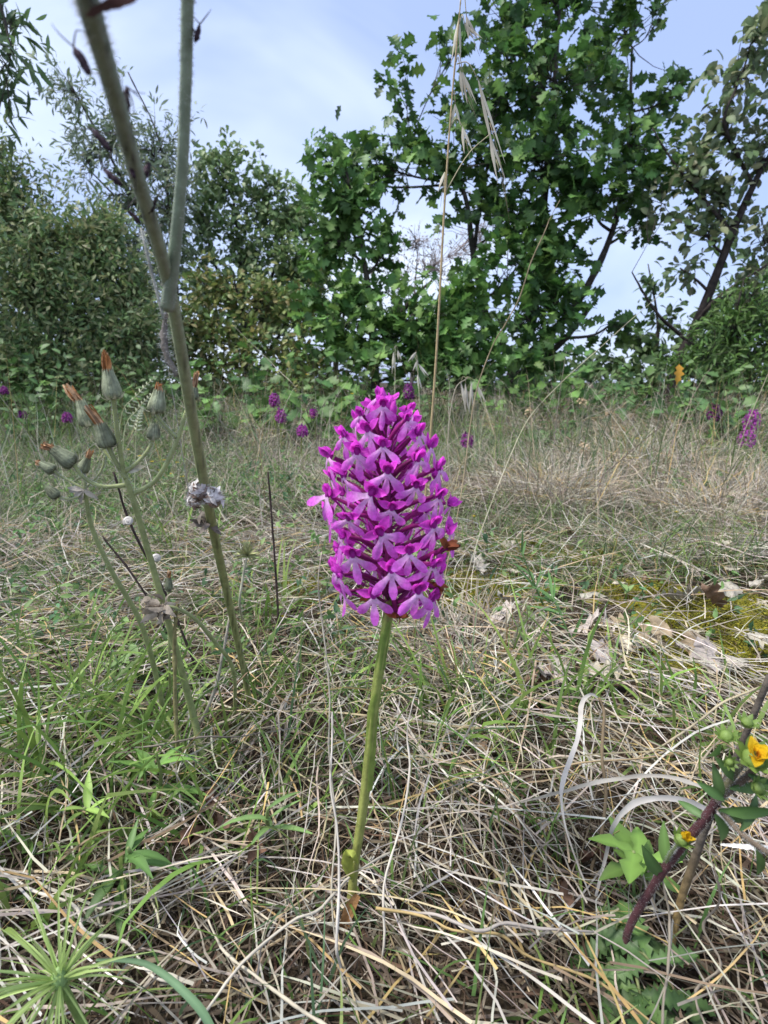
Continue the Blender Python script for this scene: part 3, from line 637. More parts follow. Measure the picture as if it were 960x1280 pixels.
def orchid():
    Y0 = .2165
    base = G(437, 1150); base[2] = 0
    rt = root('pyramidal_orchid', 'tall magenta pink orchid spike in full bloom on a green stem', 'orchid', base)
    sp = [P(435, 1172, base[1]), P(438, 1140, base[1]), P(443, 1085, base[1] + .001), P(455, 1000, .218), P(466, 900, .217), P(473, 845, .217), P(482, 790, .2165), P(488, 745, .2165)]
    sp[0][2] = -.01
    V, F = tube(sp, [.0021, .0021, .0019, .0021, .0020, .0020, .0020, .0020], 12, 60, ridge=.06)
    t = np.repeat(np.linspace(0, 1, 60), 12)[:, None]
    C = np.array((.30, .29, .085)) * (1 - t) + np.array((.24, .31, .075)) * t
    C = C * (1 + .14 * np.tile(np.cos(np.arange(12) * np.pi), 60))[:, None]
    C = np.where(t < .12, C * .6 + np.array((.12, .08, .03)), C)
    C = np.where(t > .9, C * .75 + np.array((.06, .02, .02)), C)
    MB().add(V, F, C).build('stem', M_STEM, rt)
    # sheathing leaves
    def sheath(pts, wid, c, nv=(0, -1, .1), fold=-.6):
        V, F = strip(pts, wid, nv, 12, fold); return MB().add(V, F, c).build('sheath_leaf', M_STEM, rt)
    sheath([P(460, 990, .2158), P(463, 940, .2152), P(466, 890, .2147), P(469, 868, .2142)], [.0040, .0048, .0046, .0012], (.22, .29, .06))
    sheath([P(440, 1100, base[1] - .002), P(434, 1085, base[1] - .004), P(436, 1070, base[1] - .006), P(441, 1072, base[1] - .007), P(447, 1080, base[1] - .005)], [.003, .0055, .005, .004, .001], (.30, .34, .06))
    sheath([P(475, 838, .2148), P(480, 802, .2142), P(487, 778, .2136)], [.0044, .0040, .001], (.17, .25, .05))
    V, F = strip([P(447, 1118, .210), P(437, 1135, .208), P(428, 1165, .206), P(415, 1215, .202)], [.003, .0055, .004, .0008], (0, -1, .3), 12, .5)
    MB().add(V, F, (.34, .18, .075)).build('withered_leaf', M_WITHER, rt)
    # axis inside the spike
    A = P(488, 742, Y0); B = P(479, 520, Y0 + .006)
    mid = P(484, 632, Y0 + .003)
    ax = smooth_path([A, mid, B], 60)
    V, F = tube([A, mid, B], [.0022, .0018, .0010], 8, 20)
    MB().add(V, F, OVARY * 1.6).build('spike_axis', M_STEM, rt)
    lips = []; teps = []
    for k in range(10):
        o = lip_mesh(k).build('lip', M_PETAL); lips.append(o.data); bpy.data.objects.remove(o)
        o = tepal_mesh(20 + k).build('flower', M_PETAL); teps.append(o.data); bpy.data.objects.remove(o)
    n = 70; org = np.array(rt['_o'])
    for i in range(n):
        t = (i / (n - 1)) ** .96
        az = i * 2.39996 + 1.0 + rng.normal(0, .12)
        Rr = np.interp(t, [0, .10, .3, .5, .7, .85, .95, 1], [.018, .0230, .0242, .0236, .0212, .0168, .0090, .001]) * rng.uniform(.74, 1.02)
        a = ax[int(np.clip(t * 1.0, 0, 1) * 59)]
        rd = np.array([math.cos(az), math.sin(az), 0])
        c = a + rd * Rr + np.array([0, 0, .001 + .006 * t])
        face = nrm(rd + np.array([0, -.35, .0 + .9 * max(0, t - .75)]) + rng.normal(0, .22, 3) * [1, 1, .7])
        upv = nrm(np.array([0, 0, 1.0]) + rng.normal(0, .2, 3)); X = nrm(np.cross(face, upv)); Z = np.cross(X, face)
        M = np.stack([X, face, Z], 1); s = np.interp(t, [0, .7, 1], [1.08, 1.04, .85]) * rng.uniform(.88, 1.14)
        fl = bpy.data.objects.new('flower', teps[rng.integers(10)]); col.objects.link(fl); fl.parent = rt
        mt = Matrix(M.tolist()).to_4x4() @ Matrix.Scale(float(s), 4); mt.translation = Vector((c - org).tolist()); fl.matrix_local = mt
        lp = bpy.data.objects.new('lip', lips[rng.integers(10)]); col.objects.link(lp); lp.parent = fl
        inv = np.linalg.inv(M) / s
        a0 = a + np.array([0, 0, -.006 - .002 * t]) + rd * .001
        loc = lambda p: inv @ (p - c)
        m1 = (a0 + c) / 2 + np.array([0, 0, .0016]) + rng.normal(0, .0009, 3)
        pb = c - face * .0005
        V, F = tube([loc(a0), loc(m1), loc(pb)], [.0006 / s, .0010 / s, .0006 / s], 6, 8)
        ov = MB().add(V, F, OVARY * rng.uniform(.9, 2.6)).build('ovary', M_STEM); ov.parent = fl
        br = strip([loc(a0), loc(a0 + rd * .005 + np.array([0, 0, .001])), loc(a0 + rd * .010 + np.array([0, 0, .004]))], np.array([.0016, .0014, .0002]) / s, loc(c + np.array([0, 0, 1])), 5, .2)
        b_ = MB().add(*br, MAG_D * .55).build('bract', M_PETAL); b_.parent = fl
        sq = [loc(c - face * .0003 - np.array([0, 0, .0005])), loc(c - face * .006 - np.array([0, 0, .0035])), loc(c - face * .011 - np.array([0, 0, .008]))]
        V, F = tube(sq, [.0005 / s, .0004 / s, .0003 / s], 4, 5)
        s_ = MB().add(V, F, MAG_D).build('spur', M_PETAL); s_.parent = fl
    # closed buds crowning the spike
    for (bx, by, tx, ty, rr) in [(479, 526, 478, 484, .0023), (484, 530, 494, 500, .0019), (474, 530, 464, 506, .0019), (481, 528, 486, 497, .0016)]:
        p0, p1 = P(bx, by, Y0 + .004), P(tx, ty, Y0 + .004)
        V, F = tube([p0, p0 * .72 + p1 * .28, p0 * .35 + p1 * .65, p1], [rr * .7, rr, rr * .95, rr * .1], 8, 12, ridge=.12)
        MB().add(V, F, MAG * .9).build('bud', M_PETAL, rt)
    # browned spent flowers low on the spike
    for (px, py, q) in [(559, 684, -.020), (495, 766, -.006), (463, 742, -.008), (548, 735, -.012)]:
        mb = MB(); c = P(px, py, Y0 + q)
        for k in range(9):
            d = nrm(rng.normal(0, 1, 3) + [0, -.2, -.2]); V, F = surf(.0055, [.0006, .0013, .0012, .0005], bend=rng.uniform(.5, 2.2), fold=.5)
            mb.add(put(V, frame(d, rng.normal(0, 1, 3)), c), F, np.array((.22, .065, .03)) * rng.uniform(.5, 1.5))
        a = ax[3]
        V, F = tube([a, (a + c) / 2 + [0, 0, .002], c], [.0008, .0013, .001], 5, 6); mb.add(V, F, OVARY * 1.5)
        tag(mb.build('spent_flower', M_WITHER, rt), 'shrivelled brown flower')
orchid()

# ------------------------------------------------------------------ fuzzy forked stem close to the lens
def hairs(path_pts, rads, n, ln, parent, c=(.55, .55, .52)):
    p = smooth_path(path_pts, 200); r = np.interp(np.linspace(0, 1, 200), np.linspace(0, 1, len(rads)), rads)
    i = rng.integers(0, 200, n); t = nrm(np.gradient(p, axis=0))[i]
    d = nrm(np.cross(t, rng.normal(0, 1, (n, 3)))); d2 = nrm(d + rng.normal(0, .4, (n, 3)))
    a = p[i] + d * r[i][:, None] * .95; e_ = a + d2 * (ln * rng.uniform(.4, 1.2, n))[:, None]; s = t * .00007
    V = np.stack([a - s, a + s, e_], 1).reshape(-1, 3); F = np.arange(n * 3).reshape(-1, 3)
    o = link_mesh('hairs', V, F, np.tile(np.array(c), (n * 3, 1)), M_WITHER, parent, False); tag(o, kind='stuff')
def fuzzy_stem():
    base = G(318, 905)
    rt = root('fuzzy_stem_plant', 'thick olive fuzzy stem forking into two blurred arms close to the lens', 'plant', base)
    pts = [base + [0, 0, -.005], P(305, 840, .365), P(290, 770, .335), P(265, 655, .275), P(240, 520, .215), P(213, 365, .168), P(170, 215, .128), P(135, 90, .102), P(112, 10, .090), P(100, -50, .083)]
    rad = [.0020, .0021, .0023, .0024, .0021, .0018, .0016, .00155, .0016, .0013]
    V, F = tube(pts, rad, 12, 90, ridge=.04)
    n = 90; t = np.repeat(np.linspace(0, 1, n), 12)
    C = np.array((.32, .36, .16))[None] * np.ones((n * 12, 1)); sp = np.repeat(rng.random(n), 12)
    k_ = np.clip((t - .38) * 3, 0, 1)[:, None]; C = C * (1 - k_) + np.array((.24, .29, .22)) * k_
    C = np.where((t < .35)[:, None], C * .75 + np.array((.03, .02, .0)), C); dk = (rng.random(n * 12) < np.where(t < .5, .16, .05)); C[dk] *= .4
    MB().add(V, F, C).build('stem', M_STEM, rt)
    hairs(pts, rad, 2600, .0012, rt)
    p2 = [P(209, 385, .168), P(216, 335, .161), P(227, 220, .150), P(232, 110, .142), P(234, 20, .136), P(235, -60, .13)]
    r2 = [.0020, .0017, .00135, .0013, .0013, .0012]
    V, F = tube(p2, r2, 10, 40); MB().add(V, F, (.25, .30, .21)).build('branch', M_STEM, rt); hairs(p2, r2, 1000, .0009, rt)
    # cobwebbed side shoot behind the fork
    p3 = [P(205, 400, .19), P(192, 350, .19), P(182, 310, .19), P(176, 285, .192)]
    V, F = tube(p3, [.0005, .0005, .0003], 6, 14); MB().add(V, F, (.30, .30, .26)).build('side_shoot', M_WITHER, rt); hairs(p3, [.0009, .0005], 220, .0013, rt)
    p4 = [P(222, 470, .20), P(207, 440, .20), P(205, 405, .20), P(212, 380, .195)]
    V, F = tube(p4, [.0008, .0013, .0010, .0004], 6, 14); MB().add(V + rng.normal(0, .0003, V.shape), F, (.20, .18, .16)).build('withered_shoot', M_WITHER, rt); hairs(p4, [.0018, .001], 260, .002, rt)
    # dark withered bracts sticking out from the arms
    for (x0, y0, x1, y1, dd, wd) in [(112, 92, 92, 58, .105, .0020), (159, 140, 158, 108, .114, .0016), (138, 188, 114, 160, .122, .0018), (152, 232, 130, 212, .130, .0018), (180, 224, 187, 204, .13, .0016), (186, 266, 196, 248, .138, .0016), (168, 222, 162, 205, .125, .0013), (158, 168, 150, 150, .116, .0012), (244, 52, 250, 30, .137, .0016), (176, 280, 160, 262, .14, .0011)]:
        a, b = P(x0, y0, dd), P(x1, y1, dd); mb = MB()
        V, F = tube([a, a * .7 + b * .3, a * .3 + b * .7, b], [wd * .2, wd * .36, wd * .32, wd * .05], 7, 10)
        mb.add(V + rng.normal(0, .00012, V.shape), F, np.array((.055, .035, .045)) * rng.uniform(.7, 1.5))
        for k in range(3):
            d = nrm(b - a + rng.normal(0, .012, 3)) * rng.uniform(.003, .006); V, F = tube([b, b + d * .5 + rng.normal(0, .0005, 3), b + d], [.00016, .00012, .00005], 3, 5); mb.add(V, F, (.06, .05, .06))
        if x0 == 244:
            c0 = P(234, 28, .136); V, F = tube([c0, (c0 + a) / 2 + [0, 0, .001], a * .6 + b * .4], [.00025, .0002, .0002], 4, 6); mb.add(V, F, (.06, .05, .05))
        mb.build('withered_bract', M_WITHER, rt)
    V, F = strip([P(116, 22, .088), P(140, 12, .086), P(165, 5, .085), P(182, -8, .085)], [.0025, .0042, .0050, .003], (0, -.6, 1), 12, .35)
    MB().add(V + rng.normal(0, .0001, V.shape), F, (.10, .055, .06)).build('withered_leaf', M_WITHER, rt)
    # shrivelled rags around the stem below the shells
    mb = MB(); c = P(256, 650, .272)
    for k in range(14):
        d = nrm(rng.normal(0, 1, 3) + [-.3, -.4, -.2]); V, F = surf(rng.uniform(.005, .011), [.0005, .0014, .0012, .0003], bend=rng.uniform(.4, 2.2), fold=.4)
        mb.add(put(V, frame(d, rng.normal(0, 1, 3)), c + rng.normal(0, .0022, 3)), F, np.array((.17, .145, .12)) * rng.uniform(.6, 1.4))
    mb.build('withered_leaf', M_WITHER, rt)
    for (px, py, Y, rr) in [(250, 613, .250, .0056), (267, 622, .250, .0052), (243, 626, .255, .0040)]:
        c = P(px, py, Y); mb = MB()
        V, F = lathe([(rr * .3, -rr * .8), (rr * .72, -rr * .4), (rr * .8, .1 * rr), (rr * .5, rr * .65), (rr * .1, rr * .85)], 10)
        mb.add(V + rng.normal(0, rr * .06, V.shape) + c, F, (.30, .24, .20))
        for k in range(46):
            d = nrm(rng.normal(0, 1, 3) + [0, -.5, .35]); tn = nrm(np.cross(d, rng.normal(0, 1, 3))); V, F = surf(rr * rng.uniform(.6, 1.1), np.array([.05, .16, .2, .12, .02]) * rr, bend=rng.uniform(.3, 1.6), fold=.4)
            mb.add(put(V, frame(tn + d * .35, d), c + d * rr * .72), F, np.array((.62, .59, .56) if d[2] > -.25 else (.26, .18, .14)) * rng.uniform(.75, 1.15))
        h_ = tag(mb.build('withered_head', M_WITHER, rt), 'fuzzy grey white withered head')
        hairs([c - [0, 0, rr * .5], c + [0, 0, rr * .6]], [rr * .8, rr * .7], 260, .0022, h_, (.7, .68, .66))
fuzzy_stem()

def snail_shell(name, label, c, r, ax=(0, -1, .3), c1=(.62, .58, .53), c2=(.30, .22, .17)):
    """small coiled shell"""
    n = 34; pts = []; rad = []
    for i in range(n):
        t = i / (n - 1); a = t * 2.6 * 2 * math.pi; g = .08 + .92 * t ** 1.6
        pts.append((math.cos(a) * .55 * g, math.sin(a) * .55 * g, .62 * (1 - g) - .1)); rad.append(.46 * g)
    V, F = tube(pts, rad, 10, 60); k = np.repeat(np.linspace(0, 1, 60), 10)
    z = nrm(ax); M = frame(np.cross(z, (1, 0, .2)), z)
    band = (.5 + .5 * np.sin(k * 40 + np.tile(np.arange(10), 60)))[:, None]
    C = np.array(c1) * (.75 + .25 * band) * (1 - .35 * (k > .93))[:, None]; C = C * (1 - .5 * (np.tile(np.arange(10), 60) > 7)[:, None]) + np.array(c2) * .5 * (np.tile(np.arange(10), 60) > 7)[:, None]
    mb = MB().add(put(V, M, c, r), F, C)
    return thing_mesh(name, mb, M_LITTER, np.asarray(c) - [0, 0, r], label, 'snail shell', 'small snail shells on the dry stalks')
snail_shell('snail_shell', 'smooth white round shell high on a thin dark stalk', P(161, 652, .37), .0045)
snail_shell('snail_shell', 'white shell beside the olive stalk, lower of the two small ones', P(196, 698, .37), .0042, (.4, -1, .2))

# ------------------------------------------------------------------ withered yellow composites at left
def head(rt, p0, p1, p2, wd, tint=1.0, florets=True, closed=False):
    """p0 base of the involucre, p1 its mouth, p2 tips of the withered florets"""
    ln = np.linalg.norm(p1 - p0); z = nrm(p1 - p0); M = frame(z, (0, -1, .01)); M = np.stack([M[:, 0], M[:, 2], z], 1)
    prof = [(.30, 0), (.85, .06), (1.0, .2), (.88, .5), (.64, .82), (.50, 1.0)] if not closed else [(.3, 0), (.8, .1), (1.0, .35), (.85, .65), (.45, .9), (.1, 1.0)]
    V, F = lathe([(a * wd / 2, b * ln) for a, b in prof], 20, .07)
    k = np.tile(np.arange(20), len(prof)); C = np.where((k % 2 == 0)[:, None], np.array((.30, .33, .22)), np.array((.13, .135, .09))) * tint
    h = MB().add(put(V, M, p0), F, C).build('flower_head', M_WITHER, rt)
    mb = MB()
    for q in range(15):
        a = q * 2 * math.pi / 15; r0 = wd / 2 * .98
        s = [p0 + M @ np.array([math.cos(a) * r0 * f_, math.sin(a) * r0 * f_, ln * g_]) for f_, g_ in ((.75, .03), (1.06, .2), (.94, .5), (.70, .82), (.58, 1.05))]
        V, F = strip(s, np.array([.3, .32, .28, .2, .06]) * wd * .62, M @ np.array([math.cos(a), math.sin(a), 0]), 8, -.35)
        mb.add(V, F, np.array((.28, .31, .20)) * tint * rng.uniform(.7, 1.35))
    for q in range(4):
        a = rng.uniform(0, 6.28); dd = M @ np.array([math.cos(a), math.sin(a), .1]); s = [p0, p0 + dd * wd * .5 - z * .0005, p0 + dd * wd * .9 + z * rng.uniform(.001, .004)]
        V, F = strip(s, np.array([.2, .22, .04]) * wd, z, 6, .2); mb.add(V, F, np.array((.36, .37, .28)) * tint)
    mb.build('bracts', M_WITHER, h)
    if florets:
        mb = MB(); fl = np.linalg.norm(p2 - p1); d = nrm(p2 - p1)
        for q in range(22):
            a = rng.uniform(0, 6.28); r0 = wd * .28 * math.sqrt(rng.random()); o_ = M @ np.array([math.cos(a) * r0, math.sin(a) * r0, 0])
            e_ = p1 + d * fl * rng.uniform(.75, 1.05) + o_ * rng.uniform(.3, 1.0) + rng.normal(0, .0004, 3)
            V, F = strip([p1 + o_ - z * .001, (p1 + o_ + e_) / 2 + rng.normal(0, .0004, 3), e_], np.array([.12, .16, .07]) * wd, M @ np.array([math.cos(a), math.sin(a), 0]), 6, rng.uniform(-.6, .6), rng.uniform(-2, 2))
            mb.add(V, F, (np.array((.52, .33, .19)) if rng.random() > .4 else np.array((.42, .19, .07))) * rng.uniform(.5, 1.35))
        tag(mb.build('withered_florets', M_WITHER, h), 'dried orange brown florets')
    return h
def composites():
    SC_ = (.29, .33, .14)
    base = G(262, 985)
    rt = root('withered_composite', 'olive stalk with upright branches and orange tipped withered flower heads', 'plant', base)
    def st(pts, rad, name='branch', c=SC_):
        V, F = tube(pts, rad, 9, len(pts) * 7, ridge=.05); MB().add(V, F, np.array(c) * rng.uniform(.9, 1.1)).build(name, M_STEM, rt); hairs(pts, rad, int(160 * len(pts)), .0007, rt)
    st([base + [0, 0, -.005], P(243, 900, .325), P(215, 795, .31), P(187, 695, .30), P(165, 620, .29), P(155, 592, .288)], [.0026, .0024, .0021, .0018, .0016, .0014], 'stem')
    H = lambda a, b, w_, ti=1., **k: head(rt, P(*a), P(*b[:3]), P(*b[3:]), w_, ti, **k)
    st([P(155, 594, .288), P(148, 550, .284), P(144, 520, .282), P(142, 497, .28)], [.0013, .0012, .0011, .0013]); H((142, 499, .28), (134.5, 463, .28, 131, 438, .279), .0088)
    st([P(157, 598, .288), P(146, 580, .286), P(137, 562, .284), P(135, 556, .284)], [.0013, .0012, .0011, .0012]); H((136, 559, .284), (125, 529, .282, 108, 507, .28), .0092, .72)
    st([P(152, 588, .288), P(132, 565, .29), P(120, 545, .292), P(112, 530, .294)], [.001, .0009, .0009, .001]); H((112, 533, .294), (100, 501, .294, 83, 480, .294), .0082, 1.0)
    st([P(160, 606, .289), P(128, 608, .286), P(105, 597, .284), P(92, 580, .283)], [.0012, .0011, .001, .0011]); H((93, 581, .283), (66, 561, .281, 52, 557, .28), .0088, .75)
    st([P(166, 618, .290), P(195, 600, .292), P(218, 560, .293), P(231, 520, .294), P(240, 496, .295)], [.0013, .0012, .0011, .001, .001]); H((240, 498, .295), (243, 484, .295, 246, 464, .295), .0060, .7)
    st([P(220, 547, .293), P(207, 533, .291), P(197, 520, .29), P(194, 513, .29)], [.001, .0009, .0009, .001]); H((195, 516, .29), (199, 488, .29, 199, 479, .289), .0088)
    st([P(157, 590, .288), P(175, 575, .289), P(188, 558, .29), P(191, 546, .29)], [.001, .0009, .0009, .001]); H((191, 549, .29), (193, 529, .29, 193, 525, .29), .0068, .9, florets=False, closed=True)
    V, F = surf(.010, [.0006, .0022, .0018, .0003], bend=.5, fold=.3); MB().add(put(V, frame(P(180, 582, .289) - P(157, 592, .288), (0, -1, .4)), P(157, 590, .288)), F, (.42, .40, .30)).build('bract_leaf', M_WITHER, rt)
    # second stalk
    base2 = G(215, 990)
    rt = root('withered_composite', 'thinner olive stalk with small grey buds, left of the taller stalk', 'plant', base2)
    st([base2 + [0, 0, -.005], P(207, 905, .335), P(180, 790, .325), P(140, 715, .315), P(115, 660, .31), P(106, 612, .305)], [.0019, .0018, .0016, .0014, .0013, .0011], 'stem')
    H = lambda a, b, w_, ti=1., **k: head(rt, P(*a), P(*b[:3]), P(*b[3:]), w_, ti, **k)
    st([P(106, 612, .305), P(90, 603, .304), P(75, 595, .303), P(66, 588, .302)], [.0008, .0007, .0007, .0008]); H((68, 589, .302), (50, 579, .301, 45, 577, .301), .0062, .8)
    st([P(106, 618, .305), P(88, 624, .303), P(75, 622, .302)], [.0007, .0006, .0006]); H((72, 622, .302), (58, 608, .302, 55, 605, .302), .0058, .6, florets=False, closed=True)
    st([P(106, 612, .305), P(106, 600, .305), P(104, 592, .305)], [.0009, .0008, .0008]); H((102, 590, .305), (110, 572, .305, 114, 563, .305), .0062, .8)
    st([P(106, 610, .306), P(118, 600, .308), P(128, 585, .31), P(131, 570, .31)], [.0007, .0006, .0006, .0005]);
    mb = MB()
    for k in range(6):
        d = nrm(np.array([rng.normal(), -.3, rng.normal() - .3])); V, F = surf(.009, [.0005, .0014, .0012, .0003], bend=.7, fold=.3); mb.add(put(V, frame(d, (0, -1, .3)), P(104, 612, .304)), F, np.array((.42, .38, .32)) * rng.uniform(.8, 1.2))
    mb.build('bract_leaf', M_WITHER, rt)
    # nodding spent head
    base3 = G(318, 900) + [-.012, -.012, 0]
    rt = root('nodding_seed_head', 'curved olive stalk with a drooping grey brown spent head', 'plant', base3)
    st([base3, P(292, 840, .335), P(268, 802, .318), P(245, 775, .306), P(225, 762, .30), P(208, 758, .297)], [.0013, .0013, .0012, .0011, .001, .001], 'stem')
    mb = MB(); c = P(196, 760, .295)
    for k in range(34):
        d = nrm(np.array([-1, 0, -.15]) + rng.normal(0, .75, 3)); V, F = surf(rng.uniform(.006, .012), [.0007, .0022, .0024, .0012, .0003], bend=rng.uniform(.3, 1.9), fold=.45)
        mb.add(put(V, frame(d, rng.normal(0, 1, 3)), c + np.array([.004, 0, .0]) + rng.normal(0, .0024, 3)), F, np.array((.40, .34, .27)) * rng.uniform(.55, 1.3))
    mb.build('seed_head', M_WITHER, rt)
    # small orange bud on thin stalk
    b4 = G(214, 900); rt = root('bud_stalk', 'short thin stalk with one small orange tipped bud', 'plant', b4)
    st([b4, P(212, 840, .33), P(211, 770, .325), P(211, 738, .322)], [.0009, .0008, .0008, .0008], 'stem'); head(rt, P(211, 738, .322), P(211, 722, .322), P(212, 714, .322), .0048, .6)
    # fuzzy green bud stalk in the middle
    b5 = G(312, 800); rt = root('bud_stalk', 'pale stalk with a spiky green seed head right of the fuzzy stem', 'plant', b5)
    st([b5, P(300, 760, .45), P(304, 720, .45), P(308, 700, .45)], [.001, .001, .001, .001], 'stem', (.35, .34, .25))
    mb = MB(); c = P(309, 694, .45)
    for k in range(40):
        d = nrm(rng.normal(0, .8, 3) + [0, 0, .8]); V, F = surf(.013, [.0008, .001, .0001], bend=.3, fold=.2); mb.add(put(V, frame(d, rng.normal(0, 1, 3)), c), F, np.array((.30, .31, .15)) * rng.uniform(.7, 1.3))
    mb.build('seed_head', M_WITHER, rt)
    # bare dark stalks
    for lab, pts, r_ in [('thin dark dead stalk crossing behind the olive stalks', [G(262, 880), P(215, 760, .40), P(165, 660, .39), P(142, 590, .385)], .0010),
                         ('short dark twig between the two olive stalks', [G(240, 850), P(180, 740, .42), P(128, 670, .42)], .0009),
                         ('thin upright black stalk standing alone left of the orchid', [G(349, 815), P(346, 740, .50), P(339, 640, .50), P(335, 590, .495)], .0011),
                         ('pale curved dead stem at the foot of the fuzzy stem', [G(225, 945), P(262, 880, .33), P(278, 820, .335), P(287, 770, .34)], .0010),
                         ('straw coloured stalk rising beside the two olive stalks', [G(226, 1000), P(220, 900, .30), P(218, 800, .30), P(222, 755, .30)], .0012)]:
        V, F = tube(pts, [r_ * 1.2, r_, r_ * .7], 6, 24)
        c = (.07, .05, .045) if 'dark' in lab or 'black' in lab else ((.36, .33, .27) if 'pale' in lab else (.24, .22, .10))
        thing_mesh('dead_stalk', MB().add(V + rng.normal(0, .0002, V.shape), F, c), M_WITHER, pts[0], lab, 'stalk')
composites()

# ------------------------------------------------------------------ cinquefoil at the right edge
def cinquefoil():
    base = G(778, 1215)
    rt = root('cinquefoil', 'hairy reddish stem with green buds and small yellow flowers at right edge', 'plant', base)
    def st(pts, rad, c, name='stem'):
        V, F = tube(pts, rad, 9, len(pts) * 7); MB().add(V, F, c).build(name, M_STEM, rt); hairs(pts, rad, 260 * len(pts), .0009, rt)
    st([base + [0, 0, -.004], P(785, 1165, .192), P(815, 1110, .187), P(850, 1060, .18), P(882, 1022, .174), P(902, 990, .17)], [.0016, .0016, .0016, .0017, .0017, .0015], (.095, .04, .045))
    st([P(902, 992, .17), P(920, 965, .166), P(938, 945, .162)], [.0013, .0011, .0010], (.15, .14, .08), 'branch')
    st([P(895, 1000, .171), P(925, 978, .167), P(965, 945, .16), P(1000, 930, .155)], [.0013, .0012, .0011, .001], (.15, .11, .08), 'branch')
    st([P(898, 1010, .17), P(930, 1045, .165), P(975, 1075, .16)], [.0010, .0010, .0010], (.20, .15, .10), 'branch')
    gl = [(.08, .15, .045), (.10, .18, .05), (.065, .12, .035)]
    def leaflet(p, d, ln, nv=(0, -.6, 1), nm='leaf', teeth=True, mb=None):
        wv = [.02, .05, .12, .07, .17, .09, .21, .11, .23, .12, .21, .10, .15, .06, .01] if teeth else [.03, .09, .13, .12, .08, .01]
        V, F = surf(1, wv, bend=rng.uniform(.1, .9), fold=.45, wave=.15 if teeth else 0); V = put(V, frame(d, nrm(np.array(nv) + rng.normal(0, .2, 3))), p, ln)
        if mb is None: return MB().add(V, F, rib(pick(gl, 1)[0], len(V))).build(nm, M_LEAF, rt)
        mb.add(V, F, rib(pick(gl, 1)[0], len(V)))
    def calyx(p, d, r, petals=None, seed=0):
        d = nrm(d); M = frame(np.cross(d, (1, 0, .1)), d)
        V, F = lathe([(.25 * r, -.9 * r), (.75 * r, -.5 * r), (.9 * r, 0), (.6 * r, .5 * r), (.15 * r, .8 * r)], 12, .05)
        h = MB().add(put(V, M, p), F, (.17, .25, .06)).build('flower' if petals else 'bud', M_STEM, rt)
        mb = MB()
        for k in range(9):
            a = k * 6.283 / 9; o_ = M @ np.array([math.cos(a), math.sin(a), 0]); V, F = surf(r * 1.5, np.array([.25, .38, .3, .04]) * r, bend=-.5, fold=.2)
            mb.add(put(V, frame(o_ * .55 + d, o_), p - d * r * .3 + o_ * r * .6), F, np.array((.16, .25, .055)) * rng.uniform(.8, 1.2))
        mb.build('sepals', M_LEAF, h)
        if petals:
            mb = MB()
            for k in range(5):
                a = k * 1.2566 + seed; o_ = M @ np.array([math.cos(a), math.sin(a), 0]); V, F = surf(r * 1.7, np.array([.15, .4, .62, .5, .3, .08]) * r, bend=petals * rng.uniform(-1.5, 2.2), fold=.35, wave=.25)
                mb.add(put(V, frame(o_ * .7 + d * .8, d), p + d * r * .3), F, np.array((.80, .52, .02)) * rng.uniform(.75, 1.15))
            for k in range(12):
                V, F = surf(r * .6, [.06 * r, .1 * r, .12 * r], 0, 0); mb.add(put(V, frame(d + rng.normal(0, .4, 3), rng.normal(0, 1, 3)), p + d * r * .5), F, (.65, .3, .02))
            mb.build('petals', M_PETAL, h)
    calyx(P(942, 948, .160), (-.1, -.5, .9), .0038, -.4, .3)
    calyx(P(851, 1050, .176), (.4, -.3, .9), .0027, -.5, .9)
    calyx(P(908, 920, .166), (-.2, -.2, 1), .0024); calyx(P(948, 985, .158), (.3, -.7, .6), .0024); calyx(P(934, 903, .165), (.1, -.2, 1), .0022)
    calyx(P(912, 953, .164), (-.1, -.8, .4), .0016)
    st([P(830, 1085, .185), P(838, 1068, .18), P(848, 1055, .177)], [.0008, .0007, .0007], (.16, .2, .08), 'branch')
    # leaves along the stem
    for (px, py, Y, dx, dz, ln) in [(905, 1000, .168, -.9, .7, .013), (900, 1000, .169, -.3, 1, .014), (898, 1012, .169, 1, -.4, .016), (900, 1012, .169, .9, .15, .018), (893, 1018, .170, .6, -.9, .02), (912, 985, .167, 1, .3, .015), (835, 1085, .183, -.2, 1, .018), (838, 1080, .183, .3, 1, .014), (826, 1095, .185, -.6, .9, .02), (918, 975, .166, -.8, 1, .013), (930, 958, .164, .9, .2, .013), (935, 968, .163, .8, -.3, .014), (885, 1025, .173, -.9, .4, .012), (925, 1038, .165, .5, .6, .015), (900, 930, .167, -.1, -1, .011), (945, 1060, .163, .3, -.9, .014)]:
        leaflet(P(px, py, Y), np.array([dx, rng.normal(0, .3), dz]), ln, (rng.normal(0, .3), -1, .3), teeth=False)
    # basal palmate leaves
    for (px, py, h, s) in [(775, 1180, .012, .023), (812, 1205, .016, .026), (800, 1245, .010, .024), (745, 1230, .006, .020), (845, 1240, .006, .020), (790, 1160, .010, .018)]:
        c = G(px, py); c = c * (1 - h / CAM_H * .9) + np.array([0, 0, h])
        V, F = tube([base, (base + c) / 2 + [0, 0, .008], c], [.0008, .0007, .0006], 5, 8); st_ = MB().add(V, F, (.18, .2, .08)).build('leaf', M_STEM, rt)
        a0 = rng.uniform(0, 6.28)
        for k in range(5):
            mb = MB(); a = a0 + (k - 2) * .85; leaflet(c, np.array([math.cos(a), math.sin(a), rng.uniform(-.1, .3)]), s * (1 - .12 * abs(k - 2)), (0, -.2, 1), mb=mb); o = mb.build('leaflet', M_LEAF, None, True, rt['_o']); o.parent = st_
    # separate dead stalk behind it
    b2 = G(835, 1200); pts = [b2, P(850, 1130, .202), P(868, 1075, .199), P(884, 1030, .196), P(925, 935, .190), P(962, 845, .185)]
